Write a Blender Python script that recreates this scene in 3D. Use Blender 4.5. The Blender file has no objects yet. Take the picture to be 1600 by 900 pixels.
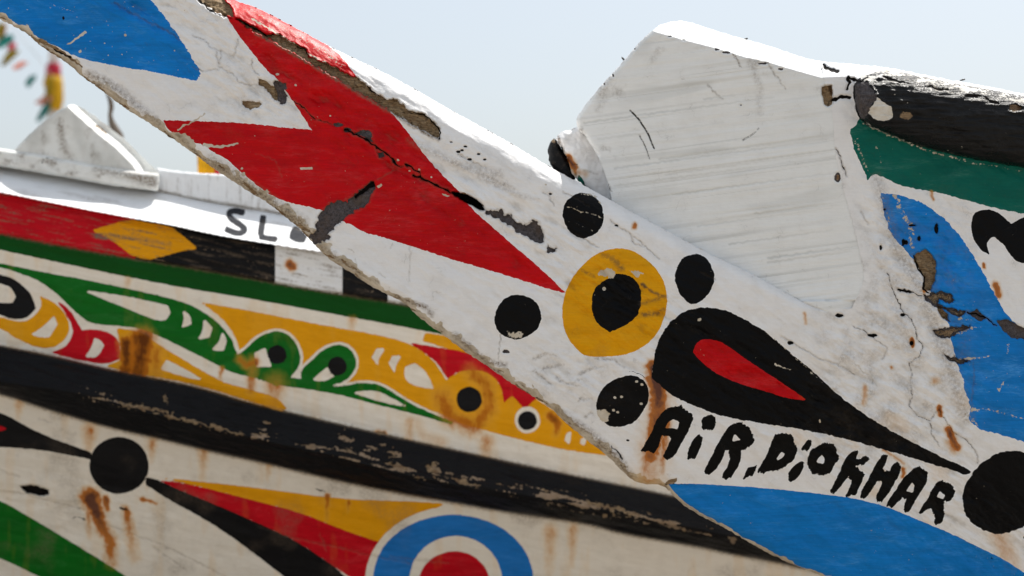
import bpy, math, random
import numpy as np
from mathutils import Vector

sc = bpy.context.scene
R = math.radians
# ------------------------------------------------------------------ camera, sky, sun, exposure
D = 2.8            # metres from the camera to the near boat's side
S = 0.00125        # metres per photo pixel on that side
H = 1.60           # eye height above the sand
cam_d = bpy.data.cameras.new('camera'); cam = bpy.data.objects.new('camera', cam_d)
sc.collection.objects.link(cam); sc.camera = cam
cam.location = (0, -D, H); cam.rotation_euler = (R(90), 0, 0)
cam_d.sensor_width = 36; cam_d.lens = 36*D/(1600*S)
cam_d.clip_start = 0.05; cam_d.clip_end = 6000
cam_d.dof.use_dof = True; cam_d.dof.focus_distance = D; cam_d.dof.aperture_fstop = 2.6
SUN = Vector((0.30, 0.40, 0.866)).normalized()
elev = math.asin(SUN.z); azim = math.atan2(SUN.x, SUN.y)
w = bpy.data.worlds.new('World'); sc.world = w; w.use_nodes = True
nt = w.node_tree; bg = nt.nodes['Background']
sky = nt.nodes.new('ShaderNodeTexSky'); sky.sky_type = 'NISHITA'; sky.sun_disc = False
sky.sun_elevation = elev; sky.sun_rotation = azim
sky.air_density = 1.0; sky.dust_density = 4.0; sky.ozone_density = 1.0; sky.altitude = 0
veil = nt.nodes.new('ShaderNodeMixRGB'); veil.inputs[0].default_value = 0.5
veil.inputs[2].default_value = (6.3, 6.9, 7.3, 1)      # thin even cloud veil over the whole sky
nt.links.new(sky.outputs[0], veil.inputs[1]); nt.links.new(veil.outputs[0], bg.inputs[0])
bg.inputs[1].default_value = 0.081
sd_ = bpy.data.lights.new('sun', 'SUN'); sd_.energy = 3.6; sd_.angle = R(0.6); sd_.color = (1, .965, .91)
so = bpy.data.objects.new('sun', sd_); sc.collection.objects.link(so)
so.rotation_euler = SUN.to_track_quat('Z', 'Y').to_euler()
sc.view_settings.view_transform = 'Standard'; sc.view_settings.look = 'None'
sc.view_settings.gamma = 1; sc.view_settings.exposure = 0.80
sc.render.engine = 'CYCLES'

# ------------------------------------------------------------------ numpy helpers
_rng = np.random.RandomState(7)
_perm = np.concatenate([_rng.permutation(256)]*3)
_ang = _rng.rand(256)*2*np.pi
_gx, _gy = np.cos(_ang), np.sin(_ang)
def pn(x, y, s=1.0, seed=0, sy=None):
    """gradient noise, about -1..1; s = feature size"""
    sy = s if sy is None else sy
    x = np.asarray(x, float)/s + seed*17.31; y = np.asarray(y, float)/sy + seed*9.77
    xi = np.floor(x).astype(int); yi = np.floor(y).astype(int)
    xf = x-xi; yf = y-yi; u = xf*xf*xf*(xf*(xf*6-15)+10); v = yf*yf*yf*(yf*(yf*6-15)+10)
    def g(ix, iy, fx, fy):
        h = _perm[(_perm[ix & 255] + iy) & 255]
        return _gx[h]*fx + _gy[h]*fy
    a = g(xi, yi, xf, yf); b = g(xi+1, yi, xf-1, yf)
    c = g(xi, yi+1, xf, yf-1); d = g(xi+1, yi+1, xf-1, yf-1)
    return 1.5*((a*(1-u)+b*u)*(1-v) + (c*(1-u)+d*u)*v)
def fbm(x, y, s, seed=0, o=4, sy=None):
    t = 0; a = 1
    for k in range(o):
        t = t + a*pn(x, y, s/2**k, seed+k, None if sy is None else sy/2**k); a *= .5
    return t
def rot(px, py, deg):
    c, s = math.cos(R(deg)), math.sin(R(deg))
    return px*c+py*s, -px*s+py*c
def sstep(a, b, x):
    t = np.clip((x-a)/(b-a), 0, 1); return t*t*(3-2*t)
def pts(s, ox=0, oy=0, k=1.0):
    """'x,y x,y ...' -> array"""
    return np.array([[ox+float(a)/k, oy+float(b)/k] for a, b in (q.split(',') for q in s.split())])
def smooth_poly(P, closed=True, it=2, cut=50):
    P = np.asarray(P, float)
    for _ in range(it):
        n = len(P); out = []
        for i in range(n):
            if not closed and i in (0, n-1): out.append(P[i]); continue
            a, b, c = P[i-1], P[i], P[(i+1) % n]
            d1, d2 = b-a, c-b
            l1, l2 = np.hypot(*d1), np.hypot(*d2)
            if l1 < 1e-6 or l2 < 1e-6: out.append(b); continue
            cs = np.dot(d1, d2)/(l1*l2)
            if cs < math.cos(R(cut)): out.append(b)
            else:
                out.append(b-d1*.25); out.append(b+d2*.25)
        P = np.array(out)
    return P
def nearest(px, py, P, closed=True):
    """distance, nearest point, fraction along the path, signed side (inside)"""
    n = len(P); best = np.full(px.shape, 1e18); qx = np.zeros_like(px); qy = np.zeros_like(px)
    tt = np.zeros_like(px); ins = np.zeros(px.shape, bool)
    segs = n if closed else n-1
    for i in range(segs):
        ax, ay = P[i]; bx, by = P[(i+1) % n]
        dx, dy = bx-ax, by-ay; L = dx*dx+dy*dy+1e-12
        t = np.clip(((px-ax)*dx+(py-ay)*dy)/L, 0, 1)
        cx = ax+t*dx; cy = ay+t*dy; d = (px-cx)**2+(py-cy)**2
        m = d < best
        best = np.where(m, d, best); qx = np.where(m, cx, qx); qy = np.where(m, cy, qy); tt = np.where(m, (i+t)/segs, tt)
        if closed and ay != by:
            c = (ay > py) != (by > py)
            ins ^= c & (px < (bx-ax)*(py-ay)/(by-ay)+ax)
    return np.sqrt(best), qx, qy, tt, ins
def ellipse(cx, cy, rx, ry, n=28, wob=.05, seed=0):
    a = np.linspace(0, 2*np.pi, n, endpoint=False)
    k = 1 + wob*pn(np.cos(a)*2+seed, np.sin(a)*2, 1, seed)
    return np.stack([cx+rx*k*np.cos(a), cy+ry*k*np.sin(a)], 1)
def offset_poly(P, d):
    P = np.asarray(P, float); n = len(P)
    area = 0.5*np.sum(P[:, 0]*np.roll(P[:, 1], -1)-np.roll(P[:, 0], -1)*P[:, 1])
    T = np.roll(P, -1, 0)-np.roll(P, 1, 0); T /= np.hypot(T[:, 0], T[:, 1])[:, None]+1e-9
    N = np.stack([T[:, 1], -T[:, 0]], 1)*(1 if area > 0 else -1)
    return P+N*d
def stroke_poly(P, wd):
    """outline of a brush stroke along P"""
    P = smooth_poly(P, False, 2, 80); T = np.gradient(P, axis=0); T /= np.hypot(T[:, 0], T[:, 1])[:, None]+1e-9
    N = np.stack([-T[:, 1], T[:, 0]], 1)*wd/2
    return np.concatenate([P+N, (P-N)[::-1]])
def axis(lo, hi, h, far_lo, far_hi, g=1.25):
    a = np.arange(lo, hi+h*.5, h); l = []; x = lo; s = h
    while x > far_lo: s *= g; x -= s; l.append(x)
    r = []; x = a[-1]; s = h
    while x < far_hi: s *= g; x += s; r.append(x)
    return np.concatenate([l[::-1], a, r])
def world(px, py, y):
    k = 1+y/D
    return np.stack([(px-800)*S*k, y, H+(450-py)*S*k], -1)

# ------------------------------------------------------------------ materials
def nodes(mat):
    t = mat.node_tree; t.nodes.clear(); return t
class NB:
    def __init__(s, name):
        s.m = bpy.data.materials.new(name); s.m.use_nodes = True; s.t = nodes(s.m)
        s.out = s.t.nodes.new('ShaderNodeOutputMaterial'); s.b = s.t.nodes.new('ShaderNodeBsdfPrincipled')
        s.t.links.new(s.b.outputs[0], s.out.inputs[0]); s.co = s.t.nodes.new('ShaderNodeTexCoord')
    def n(s, ty): return s.t.nodes.new(ty)
    def l(s, a, b): s.t.links.new(a, b)
    def put(s, sock, v):
        if isinstance(v, (int, float)): sock.default_value = v
        elif isinstance(v, tuple): sock.default_value = v if len(v) == 4 or sock.type == 'VECTOR' else (*v, 1)
        else: s.l(v, sock)
    def math(s, op, a, b=0.0, c=None, clamp=False):
        n = s.n('ShaderNodeMath'); n.operation = op; n.use_clamp = clamp
        s.put(n.inputs[0], a); s.put(n.inputs[1], b)
        if c is not None: s.put(n.inputs[2], c)
        return n.outputs[0]
    def mix(s, f, a, b, mode='MIX'):
        n = s.n('ShaderNodeMixRGB'); n.blend_type = mode
        s.put(n.inputs[0], f); s.put(n.inputs[1], a); s.put(n.inputs[2], b); return n.outputs[0]
    def noise(s, scale, detail=4, rough=.55, dist=0.0, map_=None, vec=None):
        v = vec if vec is not None else s.co.outputs['Object']
        if map_:
            m = s.n('ShaderNodeMapping'); s.l(v, m.inputs[0]); m.inputs['Rotation'].default_value = (0, R(map_[0]), 0)
            m.inputs['Scale'].default_value = map_[1]; v = m.outputs[0]
        n = s.n('ShaderNodeTexNoise'); s.l(v, n.inputs['Vector']); n.inputs['Scale'].default_value = scale
        n.inputs['Detail'].default_value = detail; n.inputs['Roughness'].default_value = rough
        n.inputs['Distortion'].default_value = dist; return n.outputs['Fac']
    def rng(s, v, a, b, c=0.0, d=1.0, smooth=False):
        n = s.n('ShaderNodeMapRange'); n.clamp = True
        if smooth: n.interpolation_type = 'SMOOTHSTEP'
        s.put(n.inputs[0], v); n.inputs[1].default_value = a; n.inputs[2].default_value = b
        n.inputs[3].default_value = c; n.inputs[4].default_value = d; return n.outputs[0]

def paint(name, base, rough=.42, ang=30, var=.12, speck=.72, bump=.35, under=(.62, .56, .47), streak=.5, spec=.10, dirt=.25, wooden=0.0, rustk=1.0, grimek=1.0, scuff=0.0):
    """weathered brush paint over white ground coat over wood; masks wa = wood, primer, dark, chip; wb = rust, grime, scratch"""
    b = NB(name)
    A = b.n('ShaderNodeAttribute'); A.attribute_name = 'wa'; sa = b.n('ShaderNodeSeparateColor'); b.l(A.outputs['Color'], sa.inputs[0])
    B = b.n('ShaderNodeAttribute'); B.attribute_name = 'wb'; sb = b.n('ShaderNodeSeparateColor'); b.l(B.outputs['Color'], sb.inputs[0])
    wood, prim, dark, chip_glare = sa.outputs[0], sa.outputs[1], sa.outputs[2], A.outputs['Alpha']
    rust, grime, scr = sb.outputs[0], sb.outputs[1], sb.outputs[2]; soft = B.outputs['Alpha']
    big = b.noise(5, 5, .6); med = b.noise(28, 5, .6); fine = b.noise(170, 4, .65); vfine = b.noise(520, 3, .6)
    brush = b.noise(22, 5, .6, .3, (ang, (1, 1, 14)))
    brush2 = b.noise(90, 3, .6, .0, (ang, (1, 1, 9)))
    # paint colour with brush variation
    v = b.math('ADD', b.math('MULTIPLY', b.math('SUBTRACT', brush, .5), streak*2), b.math('MULTIPLY', b.math('SUBTRACT', big, .5), 1.2))
    v = b.math('MULTIPLY_ADD', v, var*2.2, 1.0)
    vc = b.n('ShaderNodeCombineColor'); [b.l(v, vc.inputs[i]) for i in range(3)]
    col = b.mix(1.0, (*base, 1), vc.outputs[0], 'MULTIPLY')
    if scuff:
        sc2 = b.noise(9, 6, .68, .8, (ang, (1, 1, 3.5))); sf = b.math('MULTIPLY', b.rng(sc2, .50, .66), b.rng(brush2, .38, .62)); sf = b.math('MULTIPLY', sf, scuff)
        col = b.mix(sf, col, (base[0]*1.15+.07, base[1]*1.25+.08, base[2]*1.1+.08))
        sl = b.math('MULTIPLY', b.rng(b.noise(7, 5, .6, .5, (ang-8, (1, 1, 5))), .50, .64), .35); col = b.mix(sl, col, (base[0]*.62, base[1]*.62, base[2]*.62))
    # general dirt film
    dm = b.math('MULTIPLY', b.rng(b.math('MULTIPLY_ADD', med, .6, b.math('MULTIPLY', big, .5)), .52, .72), dirt)
    col = b.mix(dm, col, (base[0]*.66+.004, base[1]*.60+.003, base[2]*.54+.002))
    col = b.mix(b.math('MULTIPLY', soft, b.rng(big, .3, .7, .6, 1.0), clamp=True), col, (base[0]*.50, base[1]*.50, base[2]*.48))
    # little specks and chips showing the white ground coat; same mask tints painted glare
    sp = b.rng(b.math('ADD', fine, b.math('MULTIPLY', b.math('SUBTRACT', med, .5), .25)), speck, speck+.02)
    ch = b.rng(b.math('ADD', chip_glare, b.math('MULTIPLY', b.math('SUBTRACT', fine, .5), 1.1)), .52, .58)
    ch = b.math('MAXIMUM', sp, ch)
    ucol = b.mix(b.rng(med, .35, .7), (*under, 1), (under[0]*.72, under[1]*.66, under[2]*.56))
    col = b.mix(ch, col, ucol)
    # grime: brown-grey in cracks and on worn edges
    gm = b.math('MULTIPLY', grime, b.rng(b.math('MULTIPLY_ADD', vfine, .35, fine), .45, .85), clamp=True)
    gm = b.math('MULTIPLY', gm, 1.35*grimek, clamp=True)
    col = b.mix(gm, col, (.17, .125, .085))
    # hairline craze
    vo = b.n('ShaderNodeTexVoronoi'); vo.feature = 'DISTANCE_TO_EDGE'; vo.inputs['Scale'].default_value = 26
    wv = b.n('ShaderNodeVectorMath'); wv.operation = 'ADD'; nn = b.n('ShaderNodeTexNoise'); nn.inputs['Scale'].default_value = 30; nn.inputs['Detail'].default_value = 4
    b.l(b.co.outputs['Object'], nn.inputs['Vector']); sc_ = b.n('ShaderNodeVectorMath'); sc_.operation = 'SCALE'; sc_.inputs['Scale'].default_value = .06
    b.l(nn.outputs['Color'], sc_.inputs[0]); b.l(sc_.outputs[0], wv.inputs[1]); b.l(b.co.outputs['Object'], wv.inputs[0]); b.l(wv.outputs[0], vo.inputs['Vector'])
    cz = b.math('MULTIPLY', b.rng(vo.outputs['Distance'], .0, .022, 1, 0), b.rng(med, .56, .66))
    cz = b.math('MULTIPLY', cz, b.math('MULTIPLY_ADD', grime, .6, .35, clamp=True))
    col = b.mix(b.math('MULTIPLY', cz, .6), col, (.06, .05, .04))
    # rust: pale orange wash turning dark brown
    rn = b.math('MULTIPLY', b.math('MULTIPLY', rust, rustk), b.rng(b.noise(26, 5, .65, .5, (0, (2.2, 2.2, 1))), .25, .62, .6, 1.25), clamp=True)
    rcol = b.mix(b.rng(rn, .08, .42), (.68, .37, .050, 1), (.44, .13, .006)); rcol = b.mix(b.rng(rn, .45, 1.0), rcol, (.10, .022, .004))
    col = b.mix(b.rng(rn, .02, .42, 0, .96), col, rcol)
    # primer / wood / dark holes, with ragged rims
    edge = b.math('MULTIPLY', b.math('SUBTRACT', b.math('MULTIPLY_ADD', vfine, .4, b.math('MULTIPLY', fine, .6)), .5), .9)
    pm = b.rng(b.math('ADD', prim, edge), .46, .54)
    pc = b.mix(b.rng(b.math('MULTIPLY_ADD', fine, .5, b.math('MULTIPLY', vfine, .5)), .38, .66), (.035, .030, .030, 1), (.13, .115, .12))
    pc = b.mix(b.rng(med, .52, .66, 0, .5), pc, (.10, .07, .05))
    col = b.mix(pm, col, pc)
    wm = b.rng(b.math('ADD', wood, edge), .46, .54)
    grain = b.noise(60, 6, .7, .4, (ang, (1, 1, 12)))
    wc = b.mix(b.rng(grain, .3, .7), (.065, .036, .020, 1), (.47, .34, .20))
    wc = b.mix(b.rng(med, .48, .66, 0, .7), wc, (.13, .062, .026)); wc = b.mix(b.rng(fine, .56, .68, 0, .8), wc, (.03, .02, .014))
    col = b.mix(wm, col, wc)
    km = b.rng(b.math('ADD', dark, b.math('MULTIPLY', edge, .6)), .42, .58)
    col = b.mix(km, col, (.006, .005, .0045))
    col = b.mix(b.math('MULTIPLY', scr, b.rng(fine, .35, .5)), col, (.05, .045, .04))
    b.l(col, b.b.inputs['Base Color'])
    bare = b.math('MAXIMUM', b.math('MAXIMUM', pm, wm), b.math('MAXIMUM', km, b.math('MULTIPLY', rn, .8)))
    ro = b.math('ADD', b.math('MULTIPLY_ADD', b.math('SUBTRACT', med, .5), .35, rough), b.math('MULTIPLY', bare, .35))
    ro = b.math('ADD', ro, b.math('MULTIPLY', ch, .15), clamp=True)
    b.l(ro, b.b.inputs['Roughness']); b.b.inputs['Specular IOR Level'].default_value = spec
    # relief
    h = b.math('MULTIPLY', brush2, .55)
    h = b.math('ADD', h, b.math('MULTIPLY', fine, .5)); h = b.math('ADD', h, b.math('MULTIPLY', b.noise(60, 4, .6), 1.0))
    h = b.math('ADD', h, b.math('MULTIPLY', ch, -.5)); h = b.math('ADD', h, b.math('MULTIPLY', cz, -.9))
    h = b.math('ADD', h, b.math('MULTIPLY', b.math('MAXIMUM', pm, wm), b.math('MULTIPLY_ADD', grain, 1.8, -2.4)))
    h = b.math('ADD', h, b.math('MULTIPLY', pm, b.math('MULTIPLY', fine, 2.0)))
    if wooden: h = b.math('ADD', h, b.math('MULTIPLY', b.noise(40, 5, .65, .2, (ang, (1, 1, 16))), wooden))
    bp = b.n('ShaderNodeBump'); bp.inputs['Strength'].default_value = bump; bp.inputs['Distance'].default_value = .0022
    b.l(h, bp.inputs['Height']); b.l(bp.outputs[0], b.b.inputs['Normal'])
    return b.m
WHITE = (.79, .775, .765)
M = {}
M['white'] = paint('old_white_paint', WHITE, .50, 30, .05, .80, .5, dirt=.22)
M['block'] = paint('white_sawn_wood_paint', (.79, .79, .775), .50, -8, .05, .82, .45, dirt=.15, wooden=1.0)
M['blue'] = paint('blue_paint', (.003, .185, .57), .40, 25, .22, .715, .4, dirt=.18, rustk=.15, scuff=.55)
M['blue_side'] = paint('blue_side_paint', (.004, .19, .58), .40, 40, .24, .71, .5, dirt=.25, rustk=.15, scuff=.8)
M['red'] = paint('red_paint', (.50, .0008, .004), .40, 35, .30, .725, .4, dirt=.3, scuff=.35)
M['yellow'] = paint('yellow_ochre_paint', (.72, .325, .001), .42, 60, .10, .80, .35, dirt=.2, scuff=.12)
M['black'] = paint('black_paint', (.0035, .0035, .004), .36, 15, .25, .735, .55, dirt=0, spec=.07, rustk=.0, grimek=.25)
M['rail'] = paint('black_rail_paint', (.004, .004, .0045), .30, 12, .3, .72, .7, dirt=.03, spec=.2, wooden=1.1, under=(.74, .72, .68), rustk=.0, grimek=.4)  # pale undercoat, also the colour of the glare painted on the rail top
M['ink'] = paint('black_lettering_paint', (.0035, .0035, .0035), .42, 70, .3, .79, .5, dirt=0, spec=.07, rustk=.0, grimek=.2)
M['green'] = paint('sea_green_paint', (.0005, .105, .078), .42, 12, .18, .74, .45, dirt=.2, scuff=.5)
M['bwhite'] = paint('white_hull_paint', (.75, .69, .60), .5, 12, .06, .80, .45, dirt=.22)
M['gunwale'] = paint('white_gunwale_paint', (.75, .76, .77), .5, 12, .06, .80, .6, dirt=.15, wooden=1.2)
M['plank'] = paint('weathered_white_plank', (.76, .765, .74), .6, 80, .08, .78, .7, dirt=.45, wooden=1.5, under=(.35, .30, .24))
M['bgreen'] = paint('deep_green_paint', (.002, .120, .008), .42, 12, .18, .80, .35, dirt=.25, scuff=.2, rustk=.45)
M['dgreen'] = paint('dark_green_paint', (.001, .062, .005), .42, 12, .2, .80, .35, dirt=.2, rustk=.5)
M['bred'] = paint('red_hull_paint', (.50, .0015, .010), .42, 12, .18, .76, .45, dirt=.3, scuff=.25, rustk=.5)
M['byellow'] = paint('amber_hull_paint', (.71, .31, .002), .42, 12, .10, .82, .35, dirt=.25)
M['bblack'] = paint('black_hull_paint', (.004, .004, .005), .40, 12, .3, .77, .8, dirt=.02, spec=.12, rustk=.0, grimek=.6, under=(.27, .20, .14))
M['bblue'] = paint('blue_hull_paint', (.012, .16, .50), .42, 40, .15, .82, .35, dirt=.2, scuff=.3, rustk=.1)
M['bink'] = paint('dark_slate_lettering_paint', (.014, .016, .022), .45, 12, .2, .9, .3)

# ------------------------------------------------------------------ object helpers
C = sc.collection.objects
def root(name, loc, label, cat, group=None):
    o = bpy.data.objects.new(name, None); C.link(o); o.location = loc; o.empty_display_size = .2
    o['label'] = label; o['category'] = cat
    if group: o['group'] = group
    return o
def tag(o, label, cat, group=None, kind=None):
    if label: o['label'] = label
    if cat: o['category'] = cat
    if group: o['group'] = group
    if kind: o['kind'] = kind
def mesh_obj(name, V, T, mats, parent=None, base=(0, 0, 0), normals=None, attrs=None, ngon=None, smooth=True, fm=None):
    V = np.asarray(V, float)-np.array(base); me = bpy.data.meshes.new(name)
    T = np.asarray(T, np.int32); nt_, k = T.shape; ng = 0 if ngon is None else len(ngon)
    me.vertices.add(len(V)); me.vertices.foreach_set('co', V.astype(np.float32).ravel())
    loops = T.ravel() if not ng else np.concatenate([T.ravel(), np.asarray(ngon, np.int32)])
    me.loops.add(len(loops)); me.loops.foreach_set('vertex_index', loops.astype(np.int32))
    st = np.arange(nt_)*k
    if ng: st = np.append(st, nt_*k)
    me.polygons.add(len(st)); me.polygons.foreach_set('loop_start', st.astype(np.int32))
    for m in mats: me.materials.append(m)
    me.update(calc_edges=True)
    me.polygons.foreach_set('use_smooth', np.full(len(st), smooth))
    if fm is not None: me.polygons.foreach_set('material_index', fm.astype(np.int32))
    for nm, a in (attrs or {}).items():
        at = me.attributes.new(nm, 'FLOAT_COLOR', 'POINT'); at.data.foreach_set('color', a.astype(np.float32).ravel())
    if normals is not None: me.normals_split_custom_set_from_vertices(normals.astype(np.float32).tolist())
    o = bpy.data.objects.new(name, me); C.link(o)
    if parent is not None: o.parent = parent
    return o

class Surf:
    """dense relief sheet: outline, painted regions snapped to the grid, wear masks, then one object per region"""
    def __init__(s, xs, ys, outline, h, ragged=.6):
        X, Y = np.meshgrid(xs, ys); s.nx, s.ny = len(xs), len(ys)
        s.px = X.ravel().copy(); s.py = Y.ravel().copy(); s.h = h
        s.snapped = np.zeros(s.px.shape, bool); s.reg = []; s.m = {k: np.zeros(s.px.shape) for k in ('wood', 'prim', 'dark', 'chip_glare', 'rust', 'grime', 'scr', 'soft')}
        s.dep = np.zeros(s.px.shape)
        s.out = s.field(outline, ragged, 3, snap=True)
    def field(s, P, rag=1.0, seed=1, snap=False, it=2, pad=12, bristle=None):
        P = smooth_poly(P, True, it) if it else np.asarray(P)
        sd = np.full(s.px.shape, 1e3)
        i = np.where((s.px > P[:, 0].min()-pad) & (s.px < P[:, 0].max()+pad) & (s.py > P[:, 1].min()-pad) & (s.py < P[:, 1].max()+pad))[0]
        if not len(i): return sd
        x, y = s.px[i], s.py[i]
        if rag:
            nx = pn(x, y, 9, seed)*1.3*rag + pn(x, y, 3.6, seed+5)*.75*rag; ny = pn(x, y, 8, seed+2)*1.3*rag + pn(x, y, 3.3, seed+7)*.75*rag
        else: nx = ny = 0
        if bristle:
            ux, uy, am = bristle; k = am*(np.abs(pn(-x*uy+y*ux, x*ux+y*uy, 3.1, seed+9, 26))+.5*pn(-x*uy+y*ux, x*ux+y*uy, 6.5, seed+19, 30))
            nx = nx+ux*k; ny = ny+uy*k
        d, qx, qy, _, ins = nearest(x+nx, y+ny, P); v = np.where(ins, -d, d)
        if snap:
            c = (d < .52*s.h) & ~s.snapped[i]; j = i[c]
            s.px[j] += (qx-(x+nx))[c]; s.py[j] += (qy-(y+ny))[c]; s.snapped[j] = True; v[c] = 0
        sd[i] = v; return sd
    def region(s, key, P, rag=1.0, it=2, seed=None, bristle=None):
        s.reg.append((key, s.field(P, rag, len(s.reg)+11 if seed is None else seed, True, it, 12, bristle)))
    def region_sd(s, key, sd): s.reg.append((key, sd))
    def patch(s, mask, P, wd=3.0, rag=1.6, amt=1.0, depth=0.0, it=1):
        sd = s.field(P, rag, len(P)+3, False, it); v = np.clip(.5-sd/wd, 0, 1)*amt
        s.m[mask] = np.maximum(s.m[mask], v); 
        if depth:
            i = np.where(sd < 6)[0]; cut = np.clip(.5-sd[i]/1.7, 0, 1); s.dep[i] += depth*1.5*cut*(1+.28*fbm(s.px[i], s.py[i], 7, 44, 2)) - .0011*np.exp(-((sd[i]-2.4)/1.7)**2)
        return sd
    def stroke(s, mask, P, w0, w1=None, a0=1.0, a1=None, depth=0.0, wig=2.0, soft=False, seed=0):
        P = np.asarray(P, float); w1 = w0 if w1 is None else w1; a1 = a0 if a1 is None else a1
        pad = max(w0, w1)*2+6
        i = np.where((s.px > P[:, 0].min()-pad) & (s.px < P[:, 0].max()+pad) & (s.py > P[:, 1].min()-pad) & (s.py < P[:, 1].max()+pad))[0]
        if not len(i): return
        x, y = s.px[i], s.py[i]
        d, _, _, t, _ = nearest(x+wig*pn(x, y, 7, 31+seed), y+wig*pn(x, y, 7, 41+seed), P, False)
        wd = w0+(w1-w0)*t; a = a0+(a1-a0)*t
        v = np.exp(-(d/wd)**2*1.2)*a if soft else np.clip(1.15-d/wd, 0, 1)*a
        s.m[mask][i] = np.maximum(s.m[mask][i], v); s.dep[i] += depth*np.clip(1.2-d/np.maximum(wd, 1.3), 0, 1)
    def crack(s, P, wd=1.6, depth=.004, dark=.85):
        s.stroke('dark', P, wd, wd*.7, dark, dark*.8, depth); s.stroke('grime', P, wd*2.2, wd*1.5, .55*min(1, dark+.1), .4)
    def build(s, depth, base_of, mats, parents, base, thick_y, y0=0.0, skirt_key=None, names=None, labels=None, skirt_mat=None):
        y = y0 + depth + s.dep
        W = world(s.px, s.py, y)
        ix = np.arange(s.nx-1)[None, :]; iy = np.arange(s.ny-1)[:, None]
        a = (iy*s.nx+ix).ravel(); b = a+1; c = a+s.nx+1; d = a+s.nx
        keep = (s.out[a] < 5) | (s.out[c] < 5); a, b, c, d = a[keep], b[keep], c[keep], d[keep]
        sn = s.snapped; diag = sn[a] & sn[c]; diag |= ~(sn[b] & sn[d])
        t1 = np.where(diag[:, None], np.stack([a, c, b], 1), np.stack([a, d, b], 1))
        t2 = np.where(diag[:, None], np.stack([a, d, c], 1), np.stack([b, d, c], 1))
        T = np.concatenate([t1, t2]); o = s.out[T].mean(1); T = T[o < 0]
        lab = np.array([base_of(s.px[T].mean(1), s.py[T].mean(1))], dtype=object)[0] if callable(base_of) else np.full(len(T), 0)
        keys = []
        names_idx = {}
        def kid(k):
            if k not in names_idx: names_idx[k] = len(keys); keys.append(k)
            return names_idx[k]
        L = np.zeros(len(T), int); bl = lab
        for k in set(bl.tolist()): L[bl == k] = kid(k)
        B0 = L.copy()
        for k, sd in s.reg:
            f = sd[T].mean(1) < 0
            if k == 'base': L[f] = B0[f]
            elif k.startswith('='): L[f] = kid(k[1:])
            else: L[f] = kid(k)
        # normals over the whole sheet
        v0, v1, v2 = W[T[:, 0]], W[T[:, 1]], W[T[:, 2]]; fn = np.cross(v1-v0, v2-v0)
        N = np.zeros_like(W)
        for q in range(3): np.add.at(N, T[:, q], fn)
        N /= np.linalg.norm(N, axis=1)[:, None]+1e-12
        if N[T[:, 0], 1].mean() > 0: T = T[:, ::-1]; N = -N
        wa = np.stack([s.m['wood'], s.m['prim'], s.m['dark'], s.m['chip_glare']], 1); wb = np.stack([s.m['rust'], s.m['grime'], s.m['scr'], s.m['soft']], 1)
        # rim and back
        E = np.concatenate([T[:, [0, 1]], T[:, [1, 2]], T[:, [2, 0]]]); ks = np.sort(E, 1); code = ks[:, 0].astype(np.int64)*len(W)+ks[:, 1]
        u, inv, cnt = np.unique(code, return_inverse=True, return_counts=True); be = E[cnt[inv] == 1]
        objs = {}
        for k in sorted(keys, key=lambda k: 0 if k in mats and parents.get(k) is None else 1):
            Tk = T[L == names_idx[k]]
            if not len(Tk): continue
            used, invk = np.unique(Tk, return_inverse=True); Tn = invk.reshape(Tk.shape)
            V, Nn, A1, A2 = W[used], N[used], wa[used], wb[used]; ng = None; fm = np.zeros(len(Tn), int); ml = [mats[k]]
            if k == skirt_key:
                ru = np.unique(be); mp = np.full(len(W), -1); mp[ru] = np.arange(len(ru)); e = mp[be]
                F = W[ru]; K = world(s.px[ru], s.py[ru], np.full(len(ru), thick_y))
                dv = F[e[:, 1]]-F[e[:, 0]]; en = np.stack([-dv[:, 2], dv[:, 0]*0, dv[:, 0]], 1)
                rn = np.zeros_like(F); np.add.at(rn, e[:, 0], en); np.add.at(rn, e[:, 1], en)
                rn /= np.linalg.norm(rn, axis=1)[:, None]+1e-12
                # outward check
                if (W[T[:, 0], 1]).size:
                    q = be[len(be)//2]; 
                n0 = len(V); m = len(ru)
                rq = np.stack([e[:, 1], e[:, 0], e[:, 0]+m], 1)+n0; rq2 = np.stack([e[:, 1], e[:, 0]+m, e[:, 1]+m], 1)+n0
                Tn = np.concatenate([Tn, rq, rq2]); fm = np.concatenate([fm, np.full(2*len(e), 1 if skirt_mat else 0)])
                fnr = np.cross(F[e[:, 0]]-F[e[:, 1]], K[e[:, 0]]-F[e[:, 1]]); rn2 = np.zeros_like(F)
                np.add.at(rn2, e[:, 0], fnr); np.add.at(rn2, e[:, 1], fnr); rn2 /= np.linalg.norm(rn2, axis=1)[:, None]+1e-12
                V = np.concatenate([V, F, K]); Nn = np.concatenate([Nn, rn2, rn2])
                A1 = np.concatenate([A1, wa[ru], wa[ru]*0]); A2 = np.concatenate([A2, wb[ru], wb[ru]*0])
                # back face: largest loop as one polygon
                nxt = {int(x): int(z) for x, z in e}; seen = set(); bestl = []
                for st in list(nxt):
                    if st in seen: continue
                    lp = []; cu = st
                    while cu in nxt and cu not in seen: seen.add(cu); lp.append(cu); cu = nxt[cu]
                    if len(lp) > len(bestl): bestl = lp
                nb = len(V); V = np.concatenate([V, K[bestl]]); Nn = np.concatenate([Nn, np.tile([0, 1.0, 0], (len(bestl), 1))])
                A1 = np.concatenate([A1, np.zeros((len(bestl), 4))]); A2 = np.concatenate([A2, np.zeros((len(bestl), 4))])
                ng = np.arange(len(bestl))[::-1]+nb; fm = np.append(fm, 1 if skirt_mat else 0)
                if skirt_mat: ml.append(skirt_mat)
            nm = (names or {}).get(k, k.split('.')[0]); par = parents.get(k)
            po = par if isinstance(par, bpy.types.Object) else objs.get(par, parents['root'])
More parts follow.
